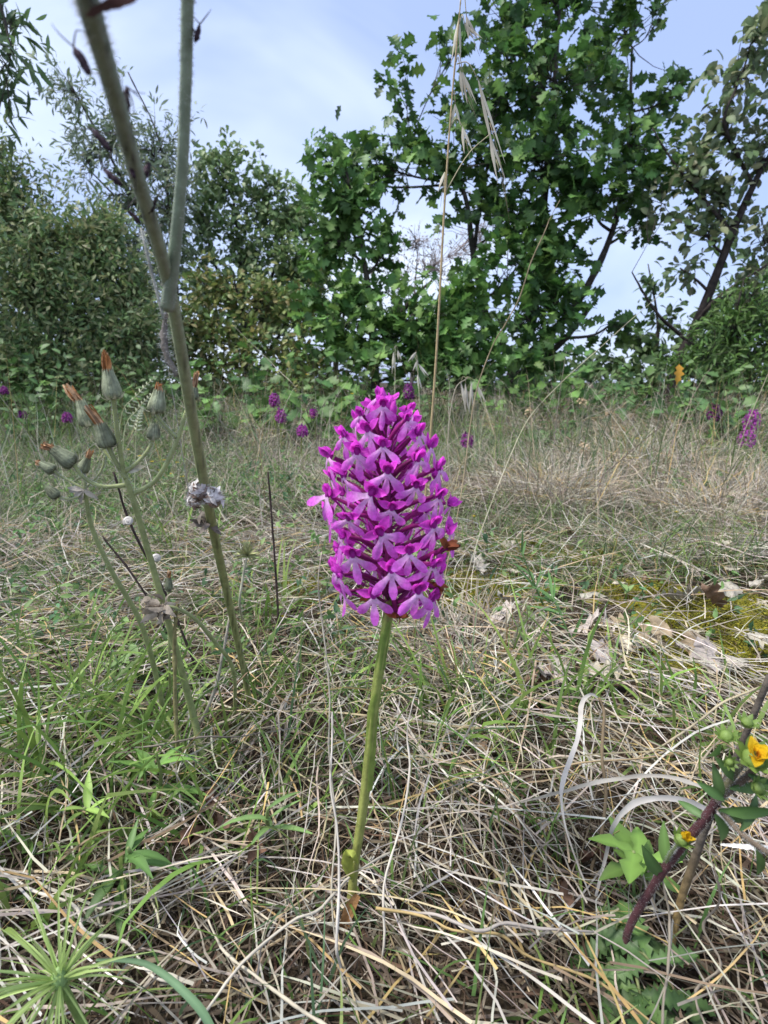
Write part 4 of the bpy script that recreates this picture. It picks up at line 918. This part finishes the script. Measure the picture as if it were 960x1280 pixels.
    V, F = tube(pts, [.0017, .0016, .0017, .0014, .0012, .0011], 8, 40)
    t = np.repeat(np.linspace(0, 1, 40), 8)[:, None]; C = np.array((.34, .23, .08)) * (1 - np.clip(t * 2, 0, 1)) + np.array((.13, .11, .09)) * np.clip(t * 2, 0, 1)
    thing_mesh('dead_stalk', MB().add(V, F, C), M_WITHER, b2, 'stout tan and grey dead stalk crossing behind the reddish stem', 'stalk')
cinquefoil()

# ------------------------------------------------------------------ single dry blades and stalks
def one(name, label, cat, pts, wid, c, nv=(0, -1, .6), fold=.3, round_=False, n=30, twist=0.):
    if round_:
        q = smooth_path(pts, max(6, len(pts) * 2)); q[1:-1] += rng.normal(0, .0022, q[1:-1].shape) * [1, 1, .5]
        V, F = tube(q, np.array(wid) * .37, 6, n)
    else: V, F = strip(pts, wid, nv, n, fold, twist)
    return thing_mesh(name, MB().add(V + rng.normal(0, .00012, V.shape), F, c), M_DRY, pts[0], label, cat)
def dry_singles():
    g = lambda px, py, h: (lambda q: q * (1 - h / CAM_H) + np.array([0, 0, h]))(G(px, py))
    PALE, TAN, GREY = (.52, .48, .42), (.42, .31, .14), (.36, .32, .28)
    one('bleached_grass', 'twisted whitish dry blade hanging over from a dark broken stem', 'dry blade', [g(747, 872, .075), g(738, 868, .078), g(727, 880, .077), g(723, 920, .07), g(706, 970, .06), g(702, 1000, .055), g(712, 1050, .045), g(738, 1120, .02)], [.001, .0016, .0026, .0022, .0026, .0014, .0013, .0008], PALE, twist=1.2)
    one('dry_stalk', 'upright broken stem, dark above and tan below, under the twisted blade', 'stalk', [g(743, 1150, .0), g(747, 1080, .015), g(751, 990, .04), g(752, 930, .06), g(749, 872, .075)], [.0024, .0024, .0023, .0024, .0018], (.20, .15, .09), round_=True)
    one('bleached_grass', 'broad grey white blade arching over the right side straw', 'dry blade', [g(745, 1120, .015), g(757, 1070, .03), g(768, 1030, .05), g(795, 1003, .06), g(840, 998, .06), g(885, 1012, .05), g(920, 1040, .035)], [.0012, .0016, .0022, .0028, .0026, .0020, .001], (.46, .43, .39))
    one('bleached_grass', 'long pale blade arching above the broad grey one', 'dry blade', [g(640, 1005, .02), g(700, 990, .045), g(760, 975, .06), g(830, 970, .06), g(890, 988, .05), g(950, 1010, .035)], [.001, .0016, .0019, .0018, .0017, .0008], (.54, .49, .41))
    one('bleached_grass', 'white blade lying level at the right edge', 'dry blade', [g(900, 1055, .04), g(930, 1058, .045), g(965, 1060, .045)], [.001, .0022, .002], (.66, .64, .62))
    one('dry_stalk', 'thick grey stalk lying level right of the orchid base', 'stalk', [g(478, 1135, .02), g(560, 1150, .03), g(660, 1163, .03), g(742, 1165, .028)], [.0014, .0018, .0017, .0008], GREY, round_=True)
    one('dry_stalk', 'long tan stalk slanting from orchid base to lower right', 'stalk', [g(470, 1135, .03), g(590, 1165, .025), g(700, 1205, .02), g(830, 1290, .02)], [.0016, .0016, .0016, .0012], TAN, round_=True)
    one('dry_stalk', 'bundle of tan straw lying level above the arching blades', 'stalk', [g(580, 985, .03), g(660, 960, .035), g(760, 955, .04), g(880, 935, .035), g(990, 905, .03)], [.0011, .0013, .0013, .0011, .0008], (.40, .30, .17), round_=True)
    one('dry_stalk', 'pale stalk slanting up to the right edge above the yellow flower', 'stalk', [g(790, 950, .03), g(860, 910, .045), g(930, 870, .06), g(990, 835, .07)], [.0014, .002, .0018, .0016], (.42, .36, .24), round_=True)
    one('dry_stalk', 'grey upright stalk in front of the reddish stem', 'stalk', [g(828, 1290, .01), g(828, 1180, .035), g(833, 1060, .07)], [.0015, .0013, .0011], (.30, .26, .20), round_=True)
    one('dry_stalk', 'second grey upright stalk right of the reddish stem', 'stalk', [g(885, 1290, .01), g(888, 1180, .03), g(892, 1080, .06)], [.0014, .0013, .0011], (.26, .22, .17), round_=True)
    one('dry_stalk', 'pale straight straw standing left of the orchid stem', 'stalk', [g(432, 1270, .0), g(428, 1150, .03), g(420, 1000, .06), g(415, 890, .08)], [.0016, .0016, .0014, .001], PALE, round_=True)
    one('dry_stalk', 'very thin pale straw rising past the left side of the spike', 'stalk', [g(425, 1230, .0), g(412, 1000, .055), P(404, 800, .235), P(402, 690, .24)], [.0011, .001, .0009, .0006], (.55, .50, .40), round_=True)
    one('dry_stalk', 'pale straw leaning right of the orchid stem', 'stalk', [g(470, 1230, .0), g(490, 1080, .04), g(510, 930, .07), g(522, 860, .08)], [.0015, .0014, .0013, .0008], (.55, .50, .42), round_=True)
    one('dry_stalk', 'long pale straw crossing the lower left corner', 'stalk', [g(-20, 1080, .02), g(60, 1130, .025), g(140, 1165, .02), g(230, 1230, .01)], [.002, .002, .0018, .001], (.60, .55, .46), round_=True)
    one('dry_stalk', 'bright straw slanting across the lower middle', 'stalk', [g(420, 1290, .02), g(330, 1230, .02), g(260, 1150, .02)], [.0018, .0018, .001], (.56, .50, .38), round_=True)
    one('dry_stalk', 'straw slanting upward from lower middle to the orchid base', 'stalk', [g(240, 1290, .02), g(330, 1190, .025), g(430, 1110, .025), g(500, 1060, .02)], [.0016, .0017, .0016, .001], (.52, .47, .38), round_=True)
    one('dry_stalk', 'grey twig lying level at the foot of the fuzzy stem', 'stalk', [g(165, 935, .03), g(240, 922, .04), g(330, 915, .03)], [.0016, .0018, .001], (.22, .19, .16), round_=True)
    # tall stalks against the trees
    one('dry_stalk', 'pale diagonal straw rising right of the orchid toward the sky gap', 'stalk', [G(560, 800), P(640, 560, .78), P(735, 450, .80), P(835, 360, .82)], [.0014, .0014, .0013, .0008], (.46, .43, .30), round_=True, n=40)
    one('dry_stalk', 'brown straight dead stem leaning right above the spike', 'stalk', [G(548, 760), P(600, 480, .70), P(640, 390, .70), P(675, 300, .70), P(700, 250, .70)], [.0018, .0020, .0020, .0018, .0008], (.30, .24, .15), round_=True, n=40)
    one('dry_stalk', 'thin curved bramble cane above the left orchids', 'stalk', [G(400, 560), P(380, 500, 1.3), P(340, 455, 1.3), P(290, 405, 1.3)], [.003, .0026, .0022, .001], (.36, .33, .24), round_=True, n=30)
    one('dry_stalk', 'thin straw slanting at right above the far orchids', 'stalk', [G(900, 640), P(925, 560, 1.1), P(955, 470, 1.1), P(985, 400, 1.1)], [.0028, .0024, .002, .001], (.40, .36, .25), round_=True, n=30)
    one('dry_stalk', 'thin dark stem crossing the middle right straw', 'stalk', [g(560, 900, .0), g(690, 850, .02), g(800, 770, .05), g(860, 690, .08)], [.0012, .0016, .0014, .001], (.20, .16, .12), round_=True, n=30)
dry_singles()

def oats():
    def spikelet(rt, a, b, tip, w_=.0026, c=(.52, .48, .38)):
        V, F = tube([a, (a + b) / 2 + [0, 0, .006], b], [.0004, .00035, .0003], 4, 8); sp = MB().add(V, F, (.45, .4, .26)).build('spikelet', M_DRY, rt)
        for s in (-1, 1):
            V, F = strip([b, b * .6 + tip * .4 + np.array([s * .0018, 0, 0]), tip + np.array([s * .0035, 0, 0])], [w_ * .35, w_, w_ * .05], (s * .5, -1, 0), 9, -.5)
            MB().add(V, F, np.array(c) * rng.uniform(.8, 1.1)).build('glume', M_DRY, sp)
        V, F = tube([b * .5 + tip * .5, tip, tip + (tip - b) * .7 + rng.normal(0, .003, 3)], [.0003, .00022, .0001], 3, 6); MB().add(V, F, (.3, .24, .16)).build('awn', M_DRY, sp)
    Y = .48
    b = G(515, 815); b[1] = Y; b[2] = 0
    rt = root('wild_oat', 'tall dry oat stalk with hanging spikelets rising above the orchid', 'grass stalk', b)
    pts = [b, P(540, 520, Y), P(549, 380, Y), P(556, 250, Y), P(566, 110, Y), P(576, 0, Y), P(580, -50, Y)]
    V, F = tube(pts, [.0011, .0010, .0009, .0008, .0006, .0004, .0003], 6, 40); MB().add(V, F, (.42, .32, .17)).build('stem', M_STEM, rt)
    for a, q, t in [((576, 5), (574, 22), (570, 78)), ((577, -10), (583, 20), (592, 50)), ((570, 78), (575, 88), (585, 125)), ((571, 80), (598, 100), (626, 205)), ((566, 120), (569, 130), (570, 158)), ((562, 160), (578, 158), (586, 192)), ((557, 240), (612, 168), (628, 230)), ((555, 255), (556, 215), (553, 240)), ((570, 70), (578, 90), (590, 130)), ((574, 30), (581, 30), (597, 48))]:
        spikelet(rt, P(*a, Y), P(*q, Y), P(*t, Y))
    Y = 1.0
    b = G(575, 660); b[1] = Y; b[2] = 0
    rt = root('wild_oat', 'bleached drooping oat head just right of the orchid tip', 'grass stalk', b)
    V, F = tube([b, P(560, 560, Y), P(568, 490, Y), P(585, 472, Y)], [.001, .001, .0008, .0005], 5, 20); MB().add(V, F, (.45, .40, .30)).build('stem', M_STEM, rt)
    for k in range(4):
        x = 574 + k * 8 + rng.uniform(-2, 2); spikelet(rt, P(582, 473, Y), P(x, 480 + rng.uniform(-3, 3), Y), P(x + rng.uniform(-2, 10), 512 + rng.uniform(-10, 12), Y), .0042, (.55, .51, .42))
    Y = 1.15
    b = G(520, 640); b[1] = Y; b[2] = 0
    rt = root('wild_oat', 'small oat head with white spikelets just above the orchid tip', 'grass stalk', b)
    V, F = tube([b, P(524, 520, Y), P(522, 460, Y), P(518, 445, Y)], [.001, .001, .0007, .0004], 5, 20); MB().add(V, F, (.42, .40, .26)).build('stem', M_STEM, rt)
    for (x, y, x2, y2) in [(522, 450, 518, 464), (523, 455, 534, 470), (522, 468, 525, 486), (520, 440, 512, 452)]: spikelet(rt, P(520, 446, Y), P(x, y, Y), P(x2, y2, Y), .0042, (.62, .60, .52))
    Y = 1.2
    b = G(490, 640); b[1] = Y; b[2] = 0
    rt = root('wild_oat', 'thin oat stalk with two pale spikelets left of the orchid tip', 'grass stalk', b)
    V, F = tube([b, P(493, 520, Y), P(494, 450, Y), P(494, 432, Y)], [.001, .001, .0007, .0004], 5, 20); MB().add(V, F, (.42, .40, .26)).build('stem', M_STEM, rt)
    for (x, y, x2, y2) in [(492, 440, 492, 468), (497, 438, 500, 450)]: spikelet(rt, P(494, 434, Y), P(x, y, Y), P(x2, y2, Y), .0042, (.55, .52, .42))
oats()

# ------------------------------------------------------------------ green weeds in the foreground
def weeds():
    # pale spiky tuft bottom left
    c = G(75, 1225); c = c * .78 + np.array([0, 0, .055]); b = np.array([c[0] + .004, c[1] + .01, 0])
    rt = root('spiky_seed_head', 'pale green spiky ball shaped seed head in the lower left corner', 'plant', b)
    V, F = tube([b, c], [.0016, .0014], 6, 6); MB().add(V, F, (.2, .3, .08)).build('stem', M_STEM, rt)
    for k in range(90):
        d = nrm(rng.normal(0, 1, 3) + [0, -.2, .45]); s = rng.uniform(.016, .042); e_ = c + d * s + np.array([0, 0, -.004])
        V, F = strip([c + d * .002, c + d * s * .5, e_], [.0009, .0008, .0001], rng.normal(0, 1, 3), 6, .3)
        MB().add(V, F, np.array((.38, .50, .17)) * rng.uniform(.75, 1.15)).build('spike', M_LEAF, rt)
    V, F = lathe([(.001, -.004), (.0022, -.002), (.003, .001), (.002, .003), (.0006, .005)], 10); MB().add(V + c, F, (.26, .38, .14)).build('core', M_STEM, rt)
    p = [G(330, 1310) + [0, 0, .02], P(262, 1250, .150), P(185, 1203, .158), P(130, 1200, .16)]
    p = [G(272, 1300) * .9 + [0, 0, .025], G(245, 1255) * .86 + [0, 0, .035], G(185, 1205) * .83 + [0, 0, .042], G(120, 1200) * .82 + [0, 0, .045]]
    V, F = strip(p, [.0026, .0028, .0020, .0008], (0, -.5, 1), 20, .6); thing_mesh('grass_blade', MB().add(V, F, rib((.15, .25, .13), len(V), 1.35)), M_GREEN, p[0], 'single broad blue green grass blade in the lower left', 'grass blade')
    def weed(label, base, tip, leaves, c=(.12, .22, .05), ln=.03, stem=(.22, .27, .10), h=.05, kind=(.03, .07, .10, .09, .05, .01)):
        b = G(*base); t = G(*tip); t = t * (1 - h / CAM_H) + np.array([0, 0, h]); rt = root('leafy_weed', label, 'weed', b)
        V, F = tube([b, (b + t) / 2 + rng.normal(0, .003, 3), t], [.0012, .0011, .0008], 6, 10); MB().add(V, F, stem).build('stem', M_STEM, rt)
        for k in range(leaves):
            q = b + (t - b) * rng.uniform(.3, 1.0); a = k * 2.4 + rng.normal(0, .3)
            V, F = surf(1, list(kind), bend=rng.uniform(.2, 1.1), fold=.35); s = ln * rng.uniform(.6, 1.2)
            MB().add(put(V, frame((math.cos(a), math.sin(a), rng.uniform(.1, .9)), (0, 0, 1)), q, s), F, rib(np.array(c) * rng.uniform(.6, 1.2), len(V))).build('leaf', M_LEAF, rt)
    weed('dark green lance leaved weed left of centre in the straw', (150, 1120), (160, 1060), 12, ln=.024, h=.04, c=(.09, .17, .045))
    weed('green leafy weed sprig below the withered stalks', (195, 1010), (195, 940), 9, ln=.028, h=.05)
    weed('small leafy weed above the dark lance leaved one', (130, 1055), (105, 1010), 8, ln=.022, h=.035, c=(.2, .3, .07))
    weed('soft green herb right of the broken stem', (815, 1125), (792, 1065), 10, ln=.022, h=.05, c=(.15, .26, .05), kind=(.06, .16, .1, .2, .12, .02))
    weed('small broad leaved seedling in the moss right of the spike', (690, 740), (690, 720), 7, ln=.022, h=.02, c=(.22, .33, .07), kind=(.08, .25, .32, .25, .1, .01))
    weed('small green weed beside the fuzzy stem foot', (345, 1060), (335, 1010), 7, ln=.024, h=.04, c=(.17, .28, .09), kind=(.03, .07, .07, .05, .02))
    # tall narrow leaved green plant right of the spike
    for lab, bp, pts in [('slender dark green plant with needle leaves slanting right of the spike', (745, 870), [P(700, 800, .50), P(670, 735, .50), P(652, 690, .50)]), ('second slender green stem crossing the needle leaved plant', (775, 900), [P(745, 860, .45), P(715, 800, .45), P(690, 745, .46)])]:
        b = G(*bp); rt = root('needle_leaved_plant', lab, 'plant', b)
        V, F = tube([b] + pts, [.0013, .0011, .0009, .0005], 6, 20); MB().add(V, F, (.10, .18, .06)).build('stem', M_STEM, rt)
        pth = smooth_path([b] + pts, 40)
        for k in range(24):
            q = pth[rng.integers(6, 40)]; d = nrm(pth[39] - pth[0]) * .8 + rng.normal(0, .45, 3); V, F = surf(1, [.03, .05, .04, .005], bend=.4, fold=.3)
            MB().add(put(V, frame(d, (0, -.5, 1)), q, rng.uniform(.018, .032)), F, np.array((.09, .18, .055)) * rng.uniform(.8, 1.4)).build('leaf', M_LEAF, rt)
weeds()

# ------------------------------------------------------------------ fallen leaves
def litter():
    V0 = []
    pal = [(.46, .42, .36), (.40, .34, .27), (.30, .24, .18), (.52, .48, .43), (.36, .28, .18), (.22, .14, .09)]
    var = []
    for k in range(8):
        V, F = surf(1, [.02] + OAK_W[1:], bend=rng.uniform(-1.4, 1.6), fold=rng.uniform(-.3, .7), wave=rng.uniform(.1, .35))
        V = V @ rot_about((0, 1, 0), rng.uniform(-.3, .3)).T + rng.normal(0, .03, V.shape)
        o = link_mesh('fallen_leaf', V, F, pick(pal, 1, .1)[0], M_LITTER); var.append(o.data); bpy.data.objects.remove(o)
    pts = []
    for k in range(48): pts.append((rng.uniform(590, 985), rng.uniform(690, 905)))
    for k in range(8): pts.append((rng.uniform(400, 600), rng.uniform(680, 780)))
    pts += [(840, 830), (860, 845), (880, 850), (820, 838), (900, 835), (632, 778), (645, 690), (905, 870), (720, 690)]
    for px, py in pts:
        p = G(px, py); o = bpy.data.objects.new('fallen_leaf', var[rng.integers(8)]); col.objects.link(o)
        s = rng.uniform(.020, .038)
        o.location = (p[0], p[1], float(hgt(p[0], p[1])) + rng.uniform(.010, .026)); o.rotation_euler = (rng.normal(0, .3), rng.normal(0, .3), rng.uniform(0, 6.28)); o.scale = (s, s, s)
        tag(o, 'pale curled fallen oak leaf lying among moss and straw', 'fallen leaf', 'pale fallen leaves on the mossy patch')
    br = []
    for k in range(4):
        V, F = surf(1, [.02, .12, .2, .22, .26, .22, .24, .15, .12, .02], bend=rng.uniform(1, 2.6), fold=rng.uniform(.3, 1.1), wave=.4)
        V = V + rng.normal(0, .035, V.shape)
        o = link_mesh('fallen_leaf', V, F, pick([(.20, .11, .07), (.26, .17, .12), (.15, .08, .055)], 1, .1)[0], M_LITTER); br.append(o.data); bpy.data.objects.remove(o)
    for px, py, lab in [(355, 925, 'brown curled dead leaf at the foot of the fuzzy stem'), (335, 940, 'second brown curled leaf at the fuzzy stem foot'), (225, 1045, 'reddish brown dead leaf under the withered stalks'), (275, 1035, 'brown dead leaf right of the reddish one'), (95, 935, 'upright curled brown leaf among bright grass at left'), (40, 950, 'dark brown dead leaf near the left edge'), (310, 1075, 'brown dead leaf half buried in straw left of orchid base'), (765, 1075, 'flat brown leaf beneath the arching grey blade'), (700, 1120, 'brown leaf under the level grey stalk'), (560, 800, 'brown leaf behind the orchid stem'), (250, 990, 'brown papery leaf wrapped at the stalk foot'), (610, 940, 'small brown leaf in the straw right of the stem'), (160, 950, 'papery brown leaf below the withered stalks')]:
        p = G(px, py); o = bpy.data.objects.new('fallen_leaf', br[rng.integers(4)]); col.objects.link(o); s = rng.uniform(.02, .03)
        h = .018; p = p * (1 - h / CAM_H) + np.array([0, 0, h])
        o.location = tuple(map(float, p)); o.rotation_euler = (rng.normal(0, .5), rng.normal(0, .5), rng.uniform(0, 6.28)); o.scale = (s, s, s)
        tag(o, lab, 'fallen leaf', 'brown dead leaves in the straw')
litter()

# ------------------------------------------------------------------ far orchids, yellow flowers, dry umbels
def far_flowers():
    for (px, py, Y, r, hh, dark, lab) in [(940, 524, 1.75, .024, .055, 1.0, 'bright magenta orchid at the right edge, upper of the touching two'), (934, 547, 1.70, .024, .05, 1.0, 'bright magenta orchid at the right edge, lower of the touching two'), (893, 515, 1.9, .022, .05, .45, 'dark fading magenta orchid left of the bright right pair'),
                                          (343, 500, 1.9, .015, .04, .8, 'far magenta orchid left of the spike, upper of a close pair'), (351, 519, 1.8, .014, .038, .8, 'far magenta orchid left of the spike, lower of a close pair'), (392, 516, 2.0, .012, .026, .8, 'small far magenta orchid close to the spike top left'), (378, 538, 1.6, .013, .025, .8, 'tiny magenta orchid low beside the spike'), (511, 489, 2.0, .018, .05, .55, 'dark magenta orchid just behind the spike tip'),
                                          (584, 550, 1.6, .015, .035, .7, 'small magenta orchid right behind the spike'), (84, 522, 1.9, .012, .026, .7, 'magenta orchid below the far left withered heads'), (28, 518, 2.0, .010, .022, .5, 'dull magenta orchid near the left edge'), (5, 488, 2.3, .014, .022, .5, 'dull magenta orchid at the left edge below the bush')]:
        c = P(px, py, Y); b = np.array([c[0], Y, float(hgt(c[0], Y))]); rt = root('pyramidal_orchid', lab, 'orchid', b, 'magenta orchids farther back in the clearing')
        V, F = tube([b, (b + c) / 2 + rng.normal(0, .006, 3) * [1, 1, 0], c + [0, 0, hh * .4]], [.0026, .0022, .0014], 6, 10); MB().add(V, F, (.2, .24, .06)).build('stem', M_STEM, rt)
        mb = MB(); n = 44
        for i in range(n):
            t = i / (n - 1); az = i * 2.4; rr = r * .75 * math.sin(math.pi * (.22 + .72 * t)) + .002; q = c + np.array([math.cos(az) * rr, math.sin(az) * rr, (t - .5) * hh])
            for k in range(4):
                d = nrm(np.array([math.cos(az), math.sin(az), -.3]) + rng.normal(0, .7, 3)); V, F = surf(.0095, [.0012, .003, .0028, .0006], bend=.5, fold=.3)
                mb.add(put(V, frame(d, (math.cos(az), math.sin(az), .4)), q), F, (PINK if k < 2 else MAG) * rng.uniform(.6, 1.1) * dark * .62)
        mb.build('flower_spike', M_PETAL, rt)
    yl = [(175, 570), (190, 577), (205, 575), (222, 578), (200, 588), (214, 592), (228, 596), (160, 562), (186, 560), (233, 470), (240, 505), (282, 515), (440, 492), (430, 500), (802, 545), (806, 550), (797, 548), (700, 590), (845, 640), (592, 645), (384, 468), (862, 476), (355, 770)]
    own = {9: 'tiny yellow flower above the orange tipped head behind the fuzzy stem', 10: 'tiny yellow flower just right of the fuzzy stem', 11: 'tiny yellow flower among green tufts left of the far orchid pair', 17: 'lone yellow flower midway between the spike and the right orchids', 18: 'lone yellow flower in the straw below the right orchids', 19: 'lone yellow flower right of the spike middle', 20: 'tiny yellow flower high above the spike left shoulder', 21: 'tiny yellow flower behind the dark fading orchid', 22: 'lone yellow flower low between the black stalk and the orchid stem'}
    def ylab(i):
        if i in own: return own[i]
        if i < 9: return 'tiny yellow flower in the cluster left of the fuzzy stem'
        return 'tiny yellow flower in the pair above the spike left shoulder' if i < 14 else 'tiny yellow flower in the trio below the rightmost dry umbel'
    for i, (px, py) in enumerate(yl):
        g0 = G(px, max(py, 545) + 25); Y = min(g0[1], 2.2) if py > 540 else 2.4
        c = P(px, py, Y); c[2] = max(c[2], .02); b = np.array([c[0], Y, float(hgt(c[0], Y))]); rt = root('yellow_flower', ylab(i), 'flower', b, 'tiny yellow flowers scattered through the clearing')
        V, F = tube([b, c], [.0008, .0006], 4, 4); MB().add(V, F, (.2, .26, .1)).build('stem', M_STEM, rt)
        mb = MB(); s = .0042 * (Y / .9) ** .5
        for k in range(6):
            a = k * 1.047; V, F = surf(s, np.array([.2, .45, .4, .1]) * s, bend=.3, fold=.2); mb.add(put(V, frame((math.cos(a), math.sin(a) - .2, .3), (0, -.6, 1)), c), F, np.array((.55, .42, .03)) * rng.uniform(.7, 1.1))
        mb.build('petals', M_PETAL, rt)
    for (px, py, Y, lab) in [(662, 513, 1.9, 'dry tan umbel beside the pale diagonal straw'), (728, 500, 2.0, 'dry tan umbel, tallest right of the diagonal straw'), (762, 514, 1.9, 'dry round tan umbel, rightmost of three'), (731, 556, 1.5, 'dry tan umbel low in the middle right grass')]:
        c = P(px, py, Y); b = np.array([c[0] + .01, Y, float(hgt(c[0], Y))]); rt = root('dry_umbel', lab, 'seed head', b, 'dry umbels in the far grass')
        V, F = tube([b, (b + c) / 2 + [.004, 0, 0], c - [0, 0, .012]], [.0014, .0012, .001], 5, 10); MB().add(V, F, (.32, .28, .16)).build('stem', M_DRY, rt)
        mb = MB()
        for k in range(26):
            d = nrm(rng.normal(0, .8, 3) + [0, 0, .7]); e_ = c - [0, 0, .012] + d * rng.uniform(.012, .02); V, F = tube([c - [0, 0, .012], e_], [.0005, .0004], 3, 3); mb.add(V, F, (.4, .32, .2))
            V, F = surf(.009, [.001, .003, .0026, .0006], bend=1, fold=.4); mb.add(put(V, frame(rng.normal(0, 1, 3), d), e_), F, np.array((.50, .38, .24)) * rng.uniform(.7, 1.2))
        mb.build('seed_cluster', M_WITHER, rt)
    c = P(847, 468, 2.4); V, F = surf(.085, [.003] + [q * .05 for q in OAK_W[1:]], bend=.5, fold=.3); mb = MB().add(put(V, frame((.1, -.1, 1), (0, -1, .1)), c - [0, 0, .04]), F, (.62, .32, .04))
    V, F = tube([np.array([c[0], 2.42, 0]), c - [0, 0, .04]], [.002, .0014], 5, 5); mb.add(V, F, (.2, .18, .08))
    thing_mesh('yellowed_leaf', mb, M_LEAF, np.array([c[0], 2.42, 0]), 'single upright orange yellow leaf before the crooked trunk', 'leaf')
    # fern like pale grass heads at left
    for (px, py, tx, ty, lab) in [(150, 530, 195, 470, 'pale feathery grass head near the open withered head'), (155, 545, 190, 492, 'second pale feathery grass head below the first'), (170, 548, 178, 510, 'lowest pale feathery grass head by the withered heads')]:
        Y = .9; b = P(px, py, Y); g0 = np.array([b[0] - .02, Y, 0]); t = P(tx, ty, Y); rt = root('feathery_grass', lab, 'grass stalk', g0)
        V, F = tube([g0, b, (b + t) / 2 + [0, 0, .008], t], [.0008, .0008, .0006, .0003], 4, 16); MB().add(V, F, (.4, .42, .25)).build('stem', M_DRY, rt)
        pth = smooth_path([b, (b + t) / 2 + [0, 0, .008], t], 22)
        for k in range(4, 22, 2):
            for s in (-1, 1):
                V, F = surf(.0085 * (1.1 - k / 30), [.0005, .0011, .0009, .0002], bend=.5, fold=.3); MB().add(put(V, frame(nrm(t - b) * .6 + s * np.cross(nrm(t - b), (0, 1, 0)) * .9, (0, -1, .2)), pth[k]), F, (.52, .54, .36)).build('spikelet', M_DRY, rt)
far_flowers()
for o in bpy.data.objects:
    if '_o' in o: del o['_o']
